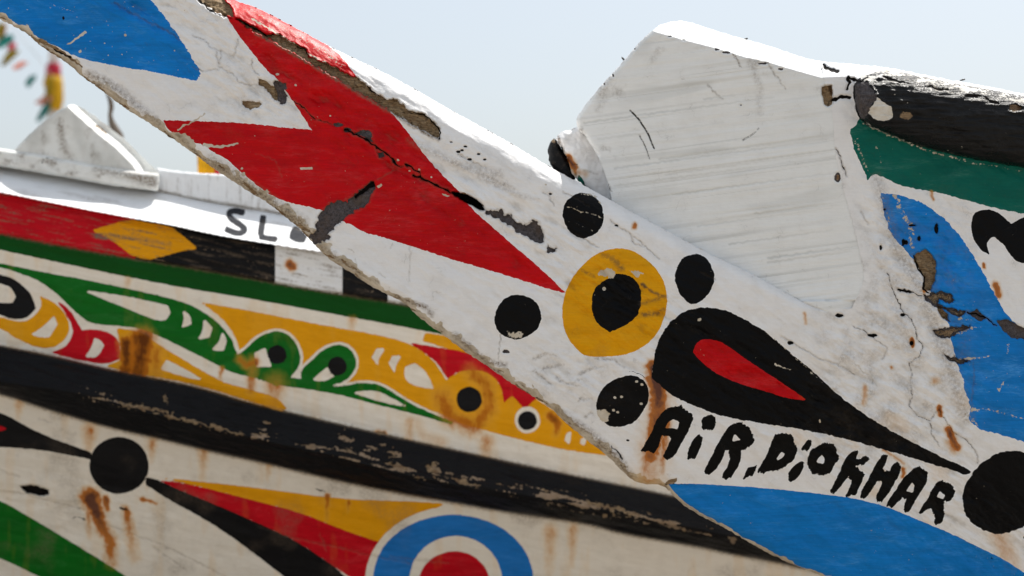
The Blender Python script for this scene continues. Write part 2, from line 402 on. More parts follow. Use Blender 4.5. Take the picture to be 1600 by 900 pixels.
            ob = mesh_obj(nm, V, Tn, ml, po, base, Nn, {'wa': A1, 'wb': A2}, ng, True, fm)
            if labels and k in labels: ob['label'] = labels[k]
            objs[k] = ob
        return objs

# ------------------------------------------------------------------ the near boat: beak and hull side (traced in photo pixels, metres through world())
BOAT = (0.9, 0.05, 0.0)
near = root('fishing_boat', BOAT, 'white wooden fishing boat with painted eye, red arrow shape and black hand lettering, in front', 'boat')
LOW = pts('-280,-135 -150,-48 0,30 20,40 40,50 63,72 100,95 133,123 167,147 200,173 233,192 267,215 300,237 333,263 360,281 390,300 420,317 443,337 467,355 497,388 517,407 543,422 573,443 607,461 633,473 650,492 667,505 693,523 727,550 763,573 800,600 830,617 860,637 887,663 917,688 947,710 963,727 987,750 1003,756 1037,757 1053,777 1083,800 1117,817 1150,835 1183,855 1233,880 1267,893 1330,918 1450,985 1700,1125 2100,1400 2600,1725')
TOPB = pts('-280,-310 0,-190 200,-85 300,-35 367,1 400,11 457,41 510,70 550,90 600,113 660,146 700,170 750,197 800,225 833,245 867,265 900,283 930,299 967,320 1007,342 1047,363 1083,383 1120,402 1167,424 1200,441 1233,461 1267,478 1292,484')
JOINT = pts('1330,482 1352,440 1345,400 1330,340 1316,290 1305,240 1302,190 1298,150 1287,125 1284,100')
TOPH = pts('1287,97 1333,100 1387,105 1433,115 1483,125 1533,133 1600,147 1750,175 2100,230 2600,290')
OUT1 = np.concatenate([TOPB, JOINT, TOPH, pts('2600,1725'), LOW[::-1][1:]])
xs = axis(-30, 1630, 1.5, -290, 2610, 1.06); ys = axis(-30, 930, 1.5, -320, 1740)
A = Surf(xs, ys, OUT1, 1.5, .9)
px, py = A.px, A.py
CRE = pts('1000,48 1018,48 1067,62 1117,75 1167,90 1200,97 1243,110 1283,121 1333,119 1400,115 1433,119 1483,129 1533,138 1600,152 1750,181 2600,300')
def above_crease(px, py):
    return np.interp(px, CRE[:, 0], CRE[:, 1])-py
# beak rounding on its top rim and its lower rim
def rim(P, r, k, dep):
    d, _, _, t, _ = nearest(px, py, P, False)
    rr = r(px) if callable(r) else r
    q = np.clip(1-d/rr, 0, 1)*.955; return dep*(1-np.sqrt(1-q*q))*(rr/30.0)*k
topr = lambda x: np.interp(x, [0, 350, 700, 900, 1050, 1200, 1292], [40, 40, 40, 34, 26, 16, 5])
dep = rim(smooth_poly(TOPB, False, 1), topr, 1.0, .055) + rim(smooth_poly(LOW, False, 1), 15, 1.0, .045)
dep += .5*.00125*(.34/350)*np.clip(py-430-.25*np.clip(px-900, -900, 600)*0, 0, 520)**2
ac = above_crease(px, py); hs = px > 1270
dep += np.where(hs & (py < 200), .0022*np.clip(ac, 0, 60), 0)
# the beak twists a little: its far end leans back, its belly comes forward
bx, by = rot(px, py, 31)
clean = dep.copy()
dep += .0032*fbm(bx, by, 110, 3, 4, 42) * sstep(1700, 1500, px)
ridge = np.exp(-((by-np.interp(bx, [0, 400, 800, 1200, 1500], [-120, -130, -105, -95, -90]))/60.0)**2)
dep += .0034*fbm(bx, by, 60, 9, 4, 22)*(.18+ridge)*sstep(8, 40, by-np.interp(bx, [0, 3000], [-1000, -1000]))
lump = sstep(1230, 1330, px)*sstep(1560, 1470, px)*sstep(250, 420, py)*sstep(760, 660, py)
lump = np.maximum(lump, .75*np.exp(-((px-900)/90)**2-((py-590)/60)**2)); lump = np.maximum(lump, .8*np.exp(-((px-385)/70)**2-((py-150)/50)**2))
dep += lump*(.0034*fbm(px, py, 38, 21, 4, 24)+.0014*np.abs(pn(px, py, 13, 24)))
hol = fbm(bx, by, 44, 29, 4, 19); hamp = np.clip(.22+ridge+1.0*lump, 0, 1.3); dep += .0042*hol*hamp
A.m['soft'] = np.maximum(A.m['soft'], .38*sstep(.15, .9, hol)*np.clip(hamp, 0, 1)); A.m['grime'] = np.maximum(A.m['grime'], .18*sstep(.50, 1.0, hol)*np.clip(hamp-.15, 0, 1))
flow = pn(bx, by, 60, 27, 34); dep += .0016*(1-np.abs(fbm(bx+20*flow, by+14*flow, 70, 28, 3, 26)))*(ridge*1.2+.5*lump)
dep += .00035*fbm(px, py, 9, 33, 3)
dj, *_ = nearest(px, py, np.concatenate([pts('1292,484'), JOINT]), False)
ramp = sstep(2, 34, dj); dep = clean+(dep-clean)*ramp
# rail: a rounded timber standing proud of the hull side
TL = np.interp(px, [1333, 1387, 1433, 1483, 1533, 1600, 1750, 2600], [120, 108, 118, 128, 137, 150, 178, 300])
BL = np.interp(px, [1333, 1345, 1360, 1387, 1413, 1453, 1500, 1533, 1600, 1750, 2600], [150, 186, 200, 209, 221, 233, 244, 251, 262, 290, 440])
u = np.clip((py-TL)/(BL-TL), 0, 1)
bul = np.sqrt(np.clip(1-(2*u-1)**2, 0, 1))*np.sqrt(np.clip((px-1335)/22.0, 0, 1))*(py > TL)*(py < BL)
rb = .052*bul*(1+.05*fbm(px, py, 60, 5, 3, 9)); dep -= rb
dep += (bul > .05)*.0016*fbm(px-.2*py, py, 40, 8, 4, 6)

# painted motifs
star = np.concatenate([pts('338,3 356,-8 385,4 400,9 457,39 505,66 530,85 545,102 557,121 590,152 607,171 630,197 647,220 667,247 688,270 706,287 722,304 736,326 760,346 790,373 827,404 860,434 885,459 840,446 800,433 700,403 667,393 613,375 592,369 569,363 553,353 530,343 514,332 497,327 450,316 427,307 403,291 385,275 366,260 350,245 333,238 318,226 300,222 283,213 262,203 255,188 333,190 393,193 450,200 487,203 457,157 433,123 417,110 403,93 388,75 373,55 355,28 352,22 362,20 345,10')])
A.region('painted_arrow', star, .8, 1)
A.region('painted_leaf.0', pts('-240,-110 -150,-52 0,21 40,45 58,58 75,67 100,77 117,88 150,97 200,107 233,111 267,118 307,127 313,121 315,113 300,90 283,60 263,32 247,12 225,-12 180,-45 0,-130 -240,-240'), .7, 1, None, (.95, .3, 4.0))
eye = pts('970,387 993,393 1020,413 1037,437 1043,463 1041,487 1030,517 1013,537 987,552 960,557 915,558 900,545 883,523 878,493 880,467 890,440 907,417 930,397 950,390')
A.region('eye_ring', eye, .5)
A.region('eye_pupil', pts('960,428 980,428 997,440 1003,460 1000,487 987,503 967,513 953,519 933,507 925,487 924,463 933,445 947,437'), .9)
SP = [pts('903,300 923,303 940,317 944,337 940,357 928,368 910,373 893,367 882,350 878,333 883,315'),
      pts('1077,397 1097,397 1112,413 1118,437 1108,460 1093,473 1080,476 1063,463 1054,440 1055,423 1063,407'),
      pts('800,461 817,460 837,470 846,487 845,507 830,523 810,531 797,529 783,523 773,510 772,497 777,480 788,466'),
      pts('989,586 1001,590 1011,600 1015,615 1012,631 1001,648 992,660 967,668 947,665 933,643 931,636 933,623 940,609 953,596 969,589')]
for i, p in enumerate(SP): A.region('painted_spot.%d' % i, p, .8)
A.region('painted_teardrop', pts('1093,480 1127,482 1153,493 1183,510 1200,521 1233,550 1267,577 1290,599 1317,623 1350,647 1400,678 1450,703 1483,720 1512,732 1518,740 1507,742 1493,736 1433,718 1373,700 1310,683 1260,672 1200,663 1133,652 1100,640 1067,627 1043,613 1030,600 1018,591 1021,560 1030,527 1047,503 1067,487'), .9)
A.region('teardrop_centre', pts('1097,530 1113,530 1133,537 1167,562 1200,584 1237,608 1262,626 1233,623 1200,613 1150,598 1117,583 1093,563 1083,550 1087,537'), .5, 1)
A.region('painted_disc', pts('1583,703 1600,706 1630,722 1648,765 1632,806 1600,823 1580,831 1560,836 1533,828 1513,813 1503,790 1505,763 1523,733 1550,710'), 1.2)
A.region('painted_leaf.1', pts('1043,756 1100,756 1200,763 1267,770 1333,778 1387,792 1433,812 1483,832 1533,857 1567,873 1597,893 1650,925 1800,1030 2100,1250 2100,1395 1700,1140 1450,1000 1330,930 1267,903 1233,890 1183,862 1150,843 1117,825 1083,808 1058,783'), .5, 1)
Z1, Z2, Z3 = (980, 620), (1150, 640), (1320, 680)
LET = [('letter.A', Z1, '120,515 160,450 230,330 260,240 310,160 380,110 480,92 530,110 560,150 600,160 612,200 600,260 560,350 500,450 440,560 400,590 350,605 325,580 360,500 410,400 315,375 300,440 280,500 235,545 205,520 175,528', '350,295 390,230 430,208 490,235 470,305 400,290'),
 ('letter.I', Z1, '655,362 700,375 700,430 670,520 620,600 590,590 560,612 555,560 580,460 620,400', None),
 ('letter.Idot', Z1, '700,200 760,180 800,178 825,200 830,260 800,320 740,322 700,300 688,250', None),
 ('letter.R', Z1, '980,260 1040,248 1100,270 1150,310 1183,380 1180,440 1130,490 1060,512 1065,560 1050,640 1000,720 960,780 920,770 875,785 890,730 940,650 955,590 940,530 920,505 900,560 860,640 820,700 760,735 735,715 712,725 740,650 800,540 850,430 900,350 940,290', '1005,345 1070,405 980,418'),
 ('punctuation_mark', Z2, '130,532 187,534 188,560 150,630 125,632 60,665 70,610 105,550', None),
 ('letter.D', Z2, '370,240 440,222 500,235 540,300 570,370 560,440 510,510 430,560 330,590 290,595 255,612 230,600 185,608 230,520 280,440 320,340 345,270', '430,392 458,420 440,450 375,482 390,440'),
 ('letter.Jdot', Z2, '670,288 715,310 700,350 660,400 610,395 610,360', None),
 ('letter.J', Z2, '600,487 632,500 620,580 560,660 510,690 480,670 485,600 540,530', None),
 ('letter.O', Z2, '780,330 850,328 915,335 935,400 962,440 955,490 920,510 900,580 820,632 740,625 680,570 655,500 670,430 720,370', '805,425 830,460 825,510 750,500 770,460'),
 ('letter.K', None, '1333,705 1342,707 1336,719 1350,714 1360,717 1352,725 1343,728 1335,728 1350,742 1345,757 1338,772 1333,777 1321,776 1328,758 1329,750 1324,746 1317,757 1310,765 1303,772 1294,771 1302,757 1310,742 1317,725 1323,713', None),
 ('letter.H', Z3, '340,195 395,198 380,280 350,330 380,350 415,345 440,290 475,258 522,290 515,350 470,440 420,530 370,600 340,640 320,625 295,645 283,600 300,550 330,490 345,440 300,435 270,490 220,560 170,612 135,600 150,530 210,430 250,350 290,280', None),
 ('letter.A2', Z3, '690,300 730,320 775,340 770,420 740,490 690,570 640,650 600,725 540,715 560,640 570,605 530,600 500,650 505,620 470,655 430,685 385,670 400,620 460,540 510,460 560,390 620,330', '630,440 655,470 640,540 575,525'),
 ('letter.R2', Z3, '900,430 960,440 1010,480 1028,540 1010,600 960,635 915,645 930,700 930,770 900,840 835,830 830,760 800,690 780,700 740,720 680,745 720,670 780,590 820,500 850,460', '890,525 938,565 920,600 862,580')]
for k, z, P, hole in LET:
    P = pts(P) if z is None else pts(P, z[0], z[1], 6)
    A.region(k, P, .7, 1, None, (-.5, .866, 6.0))
    if hole: A.region('base', pts(hole, z[0], z[1], 6), .5, 1)
# hull side on the right
A.region('green_band', pts('1328,202 1338,196 1345,180 1400,180 1600,240 1750,270 2600,420 2600,600 1750,372 1660,350 1600,334 1553,325 1500,310 1463,300 1447,298 1420,293 1400,287 1380,276 1367,272 1360,276 1355,283 1350,265 1340,247 1333,227'), .9, 1)
A.region('blue_band', pts('1376,302 1400,303 1433,313 1467,333 1493,360 1513,387 1533,420 1553,457 1567,483 1580,500 1600,517 1700,600 1900,720 2600,1150 2600,1330 1900,830 1700,730 1600,690 1567,680 1533,672 1520,663 1512,653 1517,640 1515,628 1507,610 1507,600 1500,580 1487,537 1483,507 1474,490 1462,470 1452,452 1445,430 1427,405 1413,390 1393,367 1384,343 1378,320'), 1.2, 1)
A.region('painted_figure', pts('1533,327 1553,328 1570,340 1580,350 1600,338 1640,332 1672,350 1680,380 1660,408 1630,414 1600,411 1590,410 1577,397 1570,383 1553,370 1545,373 1541,383 1547,398 1533,392 1520,373 1516,350 1522,333'), .6)
rsd = np.where((py > TL) & (py < BL) & (px > 1333), -1.0, 1e3)
A.region('rubbing_rail', np.concatenate([pts('1334,132 1340,124 1350,117 1387,108 1433,118 1483,128 1533,137 1600,150 1750,178 2600,300 2600,440 1750,290 1600,262 1533,251 1500,244 1453,233 1413,221 1387,209 1360,200 1345,188 1339,178 1336,160 1332,150')]), .9, 1)

# exposed wood, primer, holes
WOOD = ['290,-20 340,-18 352,2 361,12 365,26 350,25 328,13 310,0',
 '368,29 383,34 393,40 407,48 418,55 427,53 442,58 463,70 478,78 482,88 500,97 513,100 530,110 557,122 573,133 582,143 600,153 620,157 640,173 660,177 677,190 686,200 686,217 667,207 633,187 600,167 567,147 517,117 483,97 443,73 420,60 400,50 385,42']
for q in WOOD: A.patch('wood', pts(q), 2.8, 2.0, 1, .009, 0)
# dark shadow gap under the lip of the strip
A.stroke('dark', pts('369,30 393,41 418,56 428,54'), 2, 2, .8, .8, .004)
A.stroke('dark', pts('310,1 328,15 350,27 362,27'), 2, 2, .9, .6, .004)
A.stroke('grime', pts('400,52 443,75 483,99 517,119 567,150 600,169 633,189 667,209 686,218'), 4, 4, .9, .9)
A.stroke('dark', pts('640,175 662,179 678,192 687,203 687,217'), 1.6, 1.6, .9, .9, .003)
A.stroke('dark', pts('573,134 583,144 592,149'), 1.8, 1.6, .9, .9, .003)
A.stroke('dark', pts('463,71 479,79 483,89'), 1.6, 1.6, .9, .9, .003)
PRIM = ['584,283 586,294 578,310 569,324 556,328 538,341 533,347 522,356 514,367 514,375 503,378 494,383 483,369 493,359 496,347 497,336 507,327 514,319 530,314 542,314 553,305 567,293',
 '554,206 572,203 580,206 582,222 564,214', '590,238 599,238 600,246 593,247', '610,245 617,249 620,258 614,256',
 '758,327 768,329 776,326 780,331 783,328 788,336 794,334 804,344 818,351 828,349 836,344 846,353 847,364 848,380 842,381 830,374 820,367 806,362 804,356 788,350 780,342 770,340 758,334',
 '856,383 862,388 869,386 868,390 864,394 852,393', '428,125 433,127 446,130 448,137 443,143 450,149 448,157 443,163 436,160 432,150 430,140']
for q in PRIM: A.patch('prim', pts(q), 2.2, 2.4, 1, .0030, 0); A.patch('grime', offset_poly(pts(q), 2.2), 3.5, 2.0, .35)
for e in (ellipse(528, 195, 8, 3.2), ellipse(543, 203, 6, 3.2)): A.patch('prim', e, 2.4, .8, 1, .002)
A.patch('wood', pts('403,122 412,124 422,132 430,136 434,150 432,159 424,150 415,138 404,132'), 2.6, 1.4, 1, .004)
A.patch('wood', pts('378,158 400,157 410,163 400,170 388,171 378,164'), 2.6, 1.4, .8, .002)
A.patch('dark', pts('706,300 720,301 740,308 752,318 758,328 752,329 736,320 716,310'), 2.4, .8, 1, .022)
A.stroke('wood', pts('722,302 742,311 754,322'), 2.0, 2.0, .9, .9)
A.patch('dark', pts('580,284 585,283 586,290 575,297 562,306 556,312 553,306 566,296'), 2.5, 1, .8, .004)
A.crack(pts('460,158 474,168 486,180 493,187 508,190 520,195'), 1.4)
A.crack(pts('540,202 560,212 580,223 590,232 602,239 614,249 620,259 628,260'), 2.0, .008, 1)
A.crack(pts('626,261 608,270 590,281'), 1.2, .002, .6)
A.crack(pts('633,257 644,262 656,270 657,277'), 1.9, .007, 1)
A.crack(pts('646,274 660,279 680,289 700,298 712,306'), 2.4, .009, 1)
A.crack(pts('433,125 446,148 460,158'), 1.0, .002, .5)
# fine plaster cracks in the white above the arrow
for q in ('300,55 320,64 332,76 346,79 343,100', '338,80 341,103 352,110 367,118 372,128 392,133 402,134', '300,104 320,112 343,107', '394,92 394,108 404,117', '372,62 366,88', '720,244 738,252 760,262', '716,241 730,246', '880,300 905,312 920,323', '848,300 858,308 866,320', '954,345 968,355 985,365 1000,378 1012,388 1023,398 1030,404', '985,365 990,380 1006,386', '900,365 920,378 935,387', '1095,425 1118,437', '640,560 655,565'):
    A.crack(pts(q), 1.0, .0022, .55)
for q in ('640,385 641,398 639,440', '555,405 557,418', '592,428 602,434', '546,389 552,393', '610,387 614,381'):
    A.crack(pts(q), .9, .001, .45)
for x, y, r in ((716, 237, 2.4), (722, 235, 2), (734, 249, 2.6), (757, 249, 2), (705, 222, 1.4), (860, 303, 2), (963, 352, 2), (727, 229, 2), (748, 241, 2)):
    A.patch('dark', ellipse(x, y, r*1.5, r*.8), 1.6, .4, 1, .002)
A.stroke('grime', pts('640,220 680,240 720,258 780,272'), 8, 10, .35, .3); A.stroke('grime', pts('700,250 760,275 800,295'), 7, 6, .45, .35)
A.stroke('grime', pts('750,275 770,285 810,305 840,312'), 8, 5, .4, .2)
A.stroke('grime', pts('840,250 870,262 900,285'), 6, 5, .3, .2)
# right-hand plaster joint
A.crack(pts('1387,427 1392,443 1400,467 1407,477 1410,487 1423,497 1430,513 1433,530 1442,538 1437,557 1420,567 1425,583 1422,598 1425,617 1420,633 1433,650 1453,657 1467,640 1477,657 1490,677 1513,690 1527,710 1528,724'), 1.3, .003, .75)
A.crack(pts('1452,660 1457,680 1467,697'), 1.2, .003, .7); A.crack(pts('1333,510 1350,517 1367,530 1387,543 1378,562'), 1.2, .003, .6)
A.crack(pts('1402,452 1423,457 1443,463'), 1.7, .004, .9); A.crack(pts('1510,488 1530,492 1545,499 1556,509'), 2.0, .005, 1)
A.crack(pts('1306,232 1313,246 1318,262 1324,275'), 1.5, .003, .8); A.crack(pts('1520,560 1522,590 1518,630'), 1.0, .002, .4)
A.crack(pts('1345,330 1352,343 1356,350'), 1.1, .002, .5); A.crack(pts('1220,525 1245,540 1280,560 1310,570 1335,585'), 1.3, .003, .35)
A.crack(pts('1330,565 1345,578 1362,590 1363,600'), 1.2, .002, .3); A.crack(pts('1487,560 1500,590'), .9, .001, .3)
for q in ('1402,451 1413,451 1425,456 1420,459', '1442,463 1455,458 1467,455 1487,460 1492,470 1485,474 1467,468 1467,477 1490,483 1510,488 1500,495 1480,487 1457,477',
          '1457,517 1477,512 1500,510 1517,508 1513,513 1500,520 1490,523 1483,528 1463,525', '1473,555 1490,557 1517,565 1500,568 1483,565'):
    A.patch('prim', pts(q), 2.2, 2.4, 1, .004, 0); A.patch('wood', offset_poly(pts(q), -1.6), 4, 2.0, .54, .001, 0)
A.patch('prim', pts('1513,490 1527,483 1542,497 1530,502'), 2.4, 1.2, 1, .003)
A.patch('prim', pts('1557,500 1573,498 1600,513 1640,530 1640,545 1600,528 1583,530 1567,517'), 2.4, 1.2, 1, .003)
for q in ('1430,397 1447,389 1460,403 1464,420 1460,440 1453,455 1443,452 1445,433 1433,417 1427,403', '1463,477 1480,487 1483,503 1470,495'):
    A.patch('wood', pts(q), 2.6, 1.3, 1, .008)
A.stroke('dark', pts('1427,400 1434,418 1444,433 1443,452 1450,457'), 2.2, 2.6, .8, 1, .004)
for x, y, a, b in ((1312, 493, 7, 3), (1376, 387, 2.5, 4), (1410, 492, 4, 3), (1363, 524, 8, 2.5), (1235, 536, 5, 3), (1411, 379, 2.5, 6), (1415, 379, 4, 3), (1425, 352, 5, 2), (1436, 373, 3, 4), (1463, 357, 3, 8), (1424, 536, 3.5, 4), (1292, 437, 2, 2), (1382, 327, 2, 2), (1600, 840, 2, 2), (1549, 872, 1.5, 1.5)):
    A.patch('dark', ellipse(x, y, a, b, seed=x), 2.0, .8, .95, .003)
A.patch('wood', ellipse(1415, 379, 5, 4), 3, 1, .7)
A.stroke('chip_glare', pts('1400,305 1408,330 1422,350 1425,385'), 13, 13, .55, .5); A.stroke('chip_glare', pts('1378,305 1384,330 1395,365'), 5, 5, .5, .5)
for q in ('1495,520 1515,513 1535,510', '1500,562 1530,560 1545,556', '1575,540 1573,560', '1500,498 1520,500', '1520,640 1545,640 1600,655', '1510,645 1530,668', '1560,610 1575,585'):
    A.stroke('chip_glare', pts(q), 7, 4, .6, .5)
A.stroke('chip_glare', pts('1335,215 1352,260 1362,275'), 9, 9, .5, .45); A.stroke('chip_glare', pts('1370,230 1380,262'), 7, 5, .45, .45)
A.stroke('chip_glare', pts('1345,190 1390,212 1455,238 1530,256 1600,268'), 5, 5, .56, .5)
A.stroke('grime', pts('1370,280 1385,330 1400,385 1440,455 1480,560 1508,650'), 13, 18, .4, .45); A.stroke('grime', pts('1330,330 1380,420 1420,540'), 10, 14, .08, .3)
# rail wear, and sun glare painted pale along its top
A.patch('chip_glare', pts('1371,152 1382,162 1393,166 1395,183 1385,189 1368,187 1356,176'), 3, .8, 1.4, .001)
A.patch('prim', pts('1336,134 1350,126 1360,134 1371,152 1356,176 1350,188 1341,178 1336,160'), 3, 1.6, 1, .001)
A.m['chip_glare'] += np.where((bul > 0), (.95*np.clip(1.05-(py-TL)/(25.0+10*pn(px, py, 60, 4)), 0, .68)*np.clip(.85+.5*pn(px, py, 22, 3, 5), 0, 1.1)), 0)*(px > 1345)  # mottled pale band on the rail top: sun glare put into the colour
A.stroke('chip_glare', pts('1355,133 1380,130 1420,136 1470,141 1520,153 1570,165'), 4, 4, .6, .5); A.stroke('chip_glare', pts('1395,147 1415,160 1435,167'), 4, 3, .55, .4)
for q in ('1380,120 1395,126 1420,131', '1450,134 1463,139 1480,141', '1510,150 1530,150', '1540,155 1560,163'): A.crack(pts(q), 2.0, .004, 1)
A.patch('wood', ellipse(1416, 181, 11, 6), 5, 2, .8); A.patch('wood', pts('1578,164 1590,164 1597,168 1590,174 1577,172'), 3, 1.5, 1, .004)
A.patch('wood', pts('1284,136 1290,133 1300,133 1301,140 1301,155 1300,163 1293,167 1288,163 1284,150'), 2.6, .8, 1, .010)
for q, wdt in (('1301,157 1311,152 1320,151 1328,152', 3.6), ('1323,140 1327,129 1325,121 1333,124 1341,128', 3), ('1291,107 1300,109 1309,111', 4), ('1287,100 1289,106', 2.5), ('1345,127 1356,120', 2.5)):
    A.stroke('dark', pts(q), wdt, wdt, 1, 1, .006)
# eye, spots and teardrop wear
A.patch('chip_glare', pts('932,425 942,420 958,418 963,427 957,438 948,433 938,431'), 5, 2, .85); A.patch('chip_glare', pts('983,424 994,421 1005,426 1000,432 993,432 987,430'), 5, 2, .85)
A.stroke('scr', pts('940,398 958,405 972,420'), 6, 6, .35, .6); A.stroke('scr', pts('1003,444 1018,455 1030,462 1040,463'), 3, 4, .9, .6)
A.stroke('scr', pts('1000,475 1020,470 1040,463'), 4, 3, .5, .5); A.stroke('scr', pts('1005,492 1025,490 1038,483'), 5, 4, .7, .5); A.stroke('scr', pts('910,422 928,432'), 3, 3, .5, .4)
A.patch('chip_glare', ellipse(944, 451, 3, 3), 2, .3, 1.2)
A.patch('chip_glare', pts('931,639 951,638 953,657 945,664 934,652'), 6, 2, .78)
for x, y in ((959, 641), (965, 644), (961, 621), (971, 620), (1002, 631), (995, 596), (1003, 601)): A.patch('chip_glare', ellipse(x, y, 2.4, 2), 2, .3, 1.2)
A.patch('chip_glare', pts('790,518 810,517 822,520 812,531 797,530'), 6, 2, .72); A.stroke('chip_glare', pts('905,302 928,305 940,318'), 6, 5, .55, .5)
A.stroke('chip_glare', pts('885,322 905,330 925,334 943,342'), 2.4, 2.4, .62, .6); A.stroke('chip_glare', pts('885,345 905,352 925,360'), 2.0, 2.0, .55, .5)
A.patch('chip_glare', ellipse(1093, 499, 4, 3), 3, 1, .8); A.stroke('chip_glare', pts('1212,570 1235,578'), 3, 3, .7, .6); A.patch('chip_glare', ellipse(1281, 658, 1.5, 3), 2, .3, 1.2)
A.stroke('chip_glare', pts('1195,518 1240,556 1285,598'), 3, 3, .5, .5); A.stroke('chip_glare', pts('1020,570 1019,590'), 4, 4, .5, .5)
A.stroke('dark', pts('982,580 990,581 1000,585 1008,590'), 1.2, 1.4, .7, .8)
# arrow wear, and sun glare painted pale on its upper rim
A.stroke('chip_glare', pts('278,202 294,194 312,184 320,177'), 2.2, 1.2, 1, 1); A.stroke('chip_glare', pts('318,227 345,229 371,225'), 3.5, 2, .95, 1.2); A.patch('chip_glare', pts('469,262 488,261 488,264 469,265'), 1.6, .3, 1.5)
A.patch('chip_glare', pts('589,291 596,287 597,290 591,294'), 1.6, .3, 1.5); A.stroke('chip_glare', pts('692,303 702,307'), 1.6, 1.6, 1, 1)
for x, y, r in ((516, 181, 2), (622, 250, 2.4), (640, 267, 2), (655, 265, 2.2), (674, 277, 2), (853, 288, 2), (378, 263, 2), (434, 116, 3), (462, 133, 2.4)): A.patch('chip_glare', ellipse(x, y, r, r*.8), 2, .4, 1.0)
A.stroke('grime', pts('400,240 430,250 440,275'), 2, 2, .2, .2); A.stroke('chip_glare', pts('520,190 540,196 580,205'), 9, 9, .30, .36)
A.stroke('chip_glare', pts('395,30 430,50 455,66 482,84 510,99 530,112'), 3.6, 3.6, .75, .6); A.stroke('chip_glare', pts('372,10 405,22 450,48 500,78 535,100'), 8, 12, .42, .5)  # second stroke: glare on the up-facing red rim, painted in
# blue leaf wear
A.stroke('chip_glare', pts('104,70 118,62 133,50'), 1.6, 3.2, .9, 1.1); A.patch('chip_glare', ellipse(125, 80, 3, 3), 2, .5, .8); A.patch('chip_glare', ellipse(196, 55, 3, 3), 2.5, .5, .8)
A.stroke('chip_glare', pts('65,0 88,10 116,19'), .9, .9, .62, .62); A.stroke('chip_glare', pts('205,12 240,50 270,75 300,110'), 12, 10, .25, .32); A.patch('dark', ellipse(99, 28, 2, 3), 2, .3, .9)
A.crack(pts('180,5 205,20 235,36 262,48 280,62'), 1.6, .003, .35)
for j in range(46):
    rr = random.Random(j); x = rr.uniform(10, 300); y = rr.uniform(0, 115); A.patch('chip_glare', ellipse(x, y, rr.uniform(.8, 1.6), rr.uniform(.8, 1.5)), 1.8, .2, .85)
# lower rim: worn to ground coat, bare wood and dirt
dl, _, _, tl, _ = nearest(px, py, smooth_poly(LOW, False, 1), False)
band = np.interp(px, [0, 100, 240, 330, 450, 520, 700, 900, 1000, 1050, 1250], [9, 10, 10, 14, 18, 15, 12, 13, 15, 5, 5])
q = np.clip(1.15-dl/(band*np.clip(.9+.75*pn(px, py, 24, 50)+.35*pn(px, py, 8, 53), .25, 2)), 0, 1)
A.m['chip_glare'] = np.maximum(A.m['chip_glare'], np.where(px < 1500, np.clip(q*2.2, 0, 1)*1.1, 0))
A.m['grime'] = np.maximum(A.m['grime'], sstep(0, .6, q)*np.clip(.12+.95*fbm(bx, by, 30, 51, 4, 8), 0, .95)*(px < 1280))
wr = sstep(.25, .8, q)*sstep(.10, .65, fbm(bx, by, 34, 52, 4, 7)+np.interp(px, [40, 60, 130, 240, 400, 500, 620, 720, 980, 1040], [.1, .55, .45, -.05, .45, .35, .1, -.05, -.05, -.8]))
A.m['wood'] = np.maximum(A.m['wood'], wr*.62); A.dep += .002*sstep(.2, .8, wr)
A.stroke('wood', pts('62,63 80,72 104,86 117,96 128,105'), 5, 3, .9, .8, .003); A.stroke('dark', pts('84,77 106,88 110,90'), 2.6, 3, .7, .8)
A.stroke('grime', pts('140,117 160,125 185,140 215,165 250,195'), 9, 9, .75, .5); A.stroke('grime', pts('330,250 400,300 470,350'), 12, 15, .6, .8)
A.stroke('grime', pts('500,385 530,405 560,425'), 8, 6, .7, .5); A.stroke('grime', pts('635,470 665,480 675,492'), 6, 5, .9, .7); A.stroke('grime', pts('710,523 760,565 790,570'), 7, 5, .7, .8)
A.stroke('grime', pts('870,640 920,675 960,710 985,745'), 8, 10, .6, .8); A.stroke('dark', pts('955,697 966,706 972,718'), 4, 4, .6, .6, .002)
A.patch('dark', ellipse(981, 688, 3, 2), 2, .4, .9); A.patch('prim', ellipse(790, 549, 6, 3.4), 2.4, 1.2, .9, .001); A.stroke('grime', pts('782,523 780,545 778,560'), 1.3, 1.3, .6, .6)
A.patch('wood', pts('1037,757 1047,748 1058,747 1057,753 1046,757'), 2.4, .8, 1, .001)
A.stroke('dark', pts('1040,757 1080,757 1120,756'), 1.3, 1, .8, .3)
A.stroke('grime', pts('1060,783 1150,840 1250,890'), 4, 4, .5, .6)
for q in ('835,560 855,552 870,556', '850,575 880,570', '835,580 860,600', '905,585 925,575 945,574', '890,600 910,592', '905,625 925,622', '870,590 885,600 905,603', '930,560 960,562 975,575', '915,650 925,645'):
    A.stroke('grime', pts(q), 4, 2.5, .55, .35, .0012)
